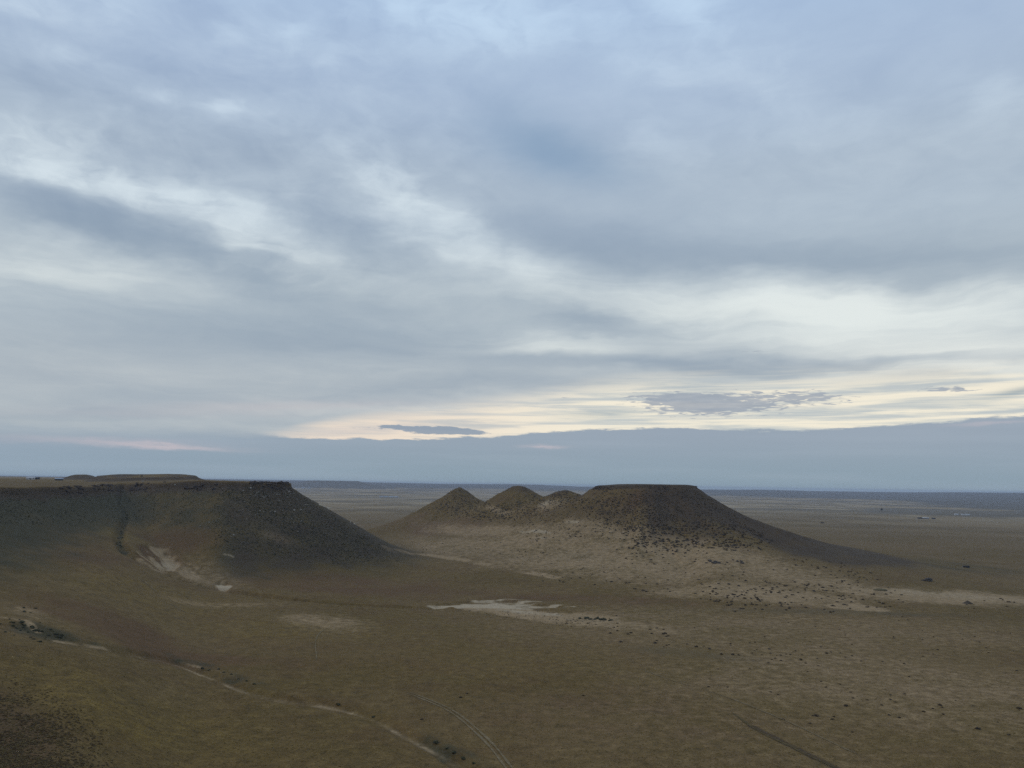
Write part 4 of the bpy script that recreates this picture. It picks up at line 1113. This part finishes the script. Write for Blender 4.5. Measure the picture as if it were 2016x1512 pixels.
SKY_GAIN = 1.0
SKY_DARK = [(0, (146, 163, 177)), (6, (148, 163, 178)), (14, (140, 158, 176)), (22, (145, 163, 185)), (30, (152, 173, 203)), (36, (153, 176, 210)), (60, (150, 172, 205))]
SKY_LITE = [(0, (214, 214, 208)), (6, (232, 233, 226)), (12, (228, 235, 233)), (20, (212, 225, 233)), (27, (200, 217, 233)), (34, (194, 217, 240)), (60, (190, 208, 230))]
CLOUDS = [  # (photo px, py, half length, half width, slope, brightness)
    (70, 325, 150, 34, 0.2, 0.62), (20, 350, 120, 30, 0.1, 0.3), (270, 378, 170, 26, 0.12, 0.62), (400, 405, 130, 24, 0.15, 0.3), (60, 520, 330, 60, 0.1, 0.34), (430, 440, 150, 40, 0.2, 0.26), (540, 500, 130, 34, 0.35, 0.46),
    (770, 370, 130, 44, 0.5, 0.46), (860, 430, 110, 40, 0.4, 0.26), (980, 525, 170, 40, 0.25, 0.46), (440, 212, 52, 20, 0.1, 0.5), (310, 195, 50, 18, 0.1, 0.3), (560, 80, 50, 30, 0.1, 0.26),
    (460, 75, 60, 26, 0, 0.28), (640, 130, 60, 40, 0.2, 0.2), (920, 30, 260, 60, 0.0, 0.46), (960, 70, 110, 60, 0.1, 0.22), (1350, 15, 80, 34, 0.3, 0.42), (1300, 130, 60, 30, 0.2, 0.26), (120, 0, 260, 34, 0, 0.36),
    (90, 272, 120, 22, 0.1, 0.34), (130, 120, 70, 24, 0, 0.2), (1420, 100, 180, 90, 0.1, 0.18), (1290, 285, 70, 50, 0.5, 0.2), (1960, 200, 80, 60, 0.5, 0.22), (1150, 60, 160, 60, 0.1, 0.12), (1600, 230, 400, 120, 0.1, 0.12),
    (1640, 595, 430, 46, -0.02, 0.72), (1640, 600, 150, 34, 0.05, 0.42), (1400, 600, 230, 44, 0.0, 0.30), (1900, 680, 330, 40, 0.0, 0.75), (1600, 660, 260, 30, 0, 0.30), (1060, 672, 170, 26, 0.03, 0.52), (1980, 735, 200, 16, -0.02, 0.5),
    (1960, 600, 160, 60, 0, 0.24), (1700, 740, 400, 12, -0.02, 0.28), (700, 560, 500, 30, 0.1, 0.10), (150, 810, 330, 26, 0.0, -0.16), (900, 810, 300, 14, -0.02, 0.2),
    (270, 450, 330, 34, 0.26, -0.46), (100, 420, 160, 20, 0.1, -0.2), (520, 545, 200, 36, 0.3, -0.2), (640, 430, 150, 60, 0.4, -0.20), (1090, 310, 150, 90, 0.3, -0.12), (1250, 490, 330, 34, 0.05, -0.26), (1080, 450, 160, 40, 0.3, -0.16),
    (640, 660, 480, 50, 0.04, -0.26), (1160, 628, 130, 18, 0.02, -0.32), (1380, 716, 330, 17, 0, -0.36), (900, 765, 380, 16, -0.02, -0.14), (250, 760, 420, 50, 0, -0.08), (1700, 500, 340, 40, -0.03, -0.22),
    (60, 170, 100, 36, 0.1, -0.22), (350, 130, 160, 30, 0.15, -0.18), (250, 310, 150, 34, 0.2, -0.22), (480, 290, 200, 40, 0.15, -0.12), (1680, 160, 120, 50, 0.2, -0.10), (1400, 190, 90, 30, 0.2, -0.10), (1250, 60, 90, 40, 0.2, -0.08), (650, 60, 40, 40, 0, -0.12)]
BLUES = [(1070, 280, 130, 60, 0.4, 0.5), (1150, 330, 110, 40, 0.3, 0.25)]
EDGE_LOW = [(-300, 846), (0, 848), (300, 852), (470, 856), (560, 861), (700, 864), (900, 863), (1000, 858), (1060, 853), (1130, 848), (1300, 844), (1540, 847), (1700, 840), (1850, 830), (2016, 818), (2300, 810)]
EDGE_UP = [(-300, 800), (0, 822), (420, 840), (520, 845), (600, 832), (720, 812), (850, 797), (950, 784), (1100, 758), (1300, 732), (1600, 726), (2016, 712), (2300, 710)]
PINKS = [(700, 848, 150, 9, -0.06, 0.15), (330, 815, 300, 8, 0.0, 0.10), (560, 800, 260, 10, -0.02, 0.22)]
CLETS = [(1470, 793, 170, 24, -0.05, 1.0), (1380, 800, 110, 18, 0.0, 0.9), (1300, 785, 90, 14, 0.0, 0.6), (1600, 782, 70, 9, 0.05, 0.8), (1340, 780, 90, 9, 0, 0.55), (1865, 766, 60, 7, 0.0, 1.05), (1490, 692, 40, 5, -0.05, 0.6), (1350, 695, 30, 4, 0, 0.4), (1120, 783, 50, 5, 0, 0.4), (720, 842, 50, 3, 0, 0.7)]
HARDCL = [(880, 850, 90, 8, 0.03, 1.0), (800, 842, 70, 4, 0.02, 0.8), (1150, 852, 80, 6, 0, 0.7)]
BANKP = [(330, 879, 120, 5, 0.05, 0.7), (180, 868, 220, 8, 0.03, 0.35), (1070, 880, 36, 3, 0, 0.7), (1950, 832, 80, 4, -0.05, 0.4)]
build_sky()


# ------------------------------------------------------------------ haze
hm = bpy.data.materials.new('haze'); hm.use_nodes = True
ht = NT(hm.node_tree); ht.n.clear()
ho = ht.node('ShaderNodeOutputMaterial'); pv = ht.node('ShaderNodeVolumePrincipled')
pv.inputs['Color'].default_value = (0.66, 0.76, 0.95, 1); pv.inputs['Density'].default_value = 6.0e-5; pv.inputs['Anisotropy'].default_value = 0.0
ht.l.new(pv.outputs[0], ho.inputs['Volume'])
zb, zt, hw = float(H1.min()) - 1.0, max(float(H1.max()), EYE) + 6.0, 17600.0
hv = np.array([(x, y, z) for z in (zb, zt) for y in (-hw, hw) for x in (-hw, hw)])
hf = np.array([(0, 2, 3, 1), (4, 5, 7, 6), (0, 1, 5, 4), (2, 6, 7, 3), (0, 4, 6, 2), (1, 3, 7, 5)])
tag(link(bpy.data.objects.new('haze', raw_mesh('haze', hv, hf, hm, False))), kind='stuff')

# ------------------------------------------------------------------ render settings
SC.render.engine = 'CYCLES'
SC.view_settings.view_transform = 'Standard'; SC.view_settings.look = 'None'; SC.view_settings.gamma = 1.0; SC.view_settings.exposure = 0.0
SC.view_settings.use_curve_mapping = False
SC.cycles.use_denoising = DENOISE
SC.cycles.sample_clamp_indirect = 2.0; SC.cycles.sample_clamp_direct = 4.0
SC.cycles.max_bounces = 4; SC.cycles.diffuse_bounces = 2; SC.cycles.volume_bounces = 0
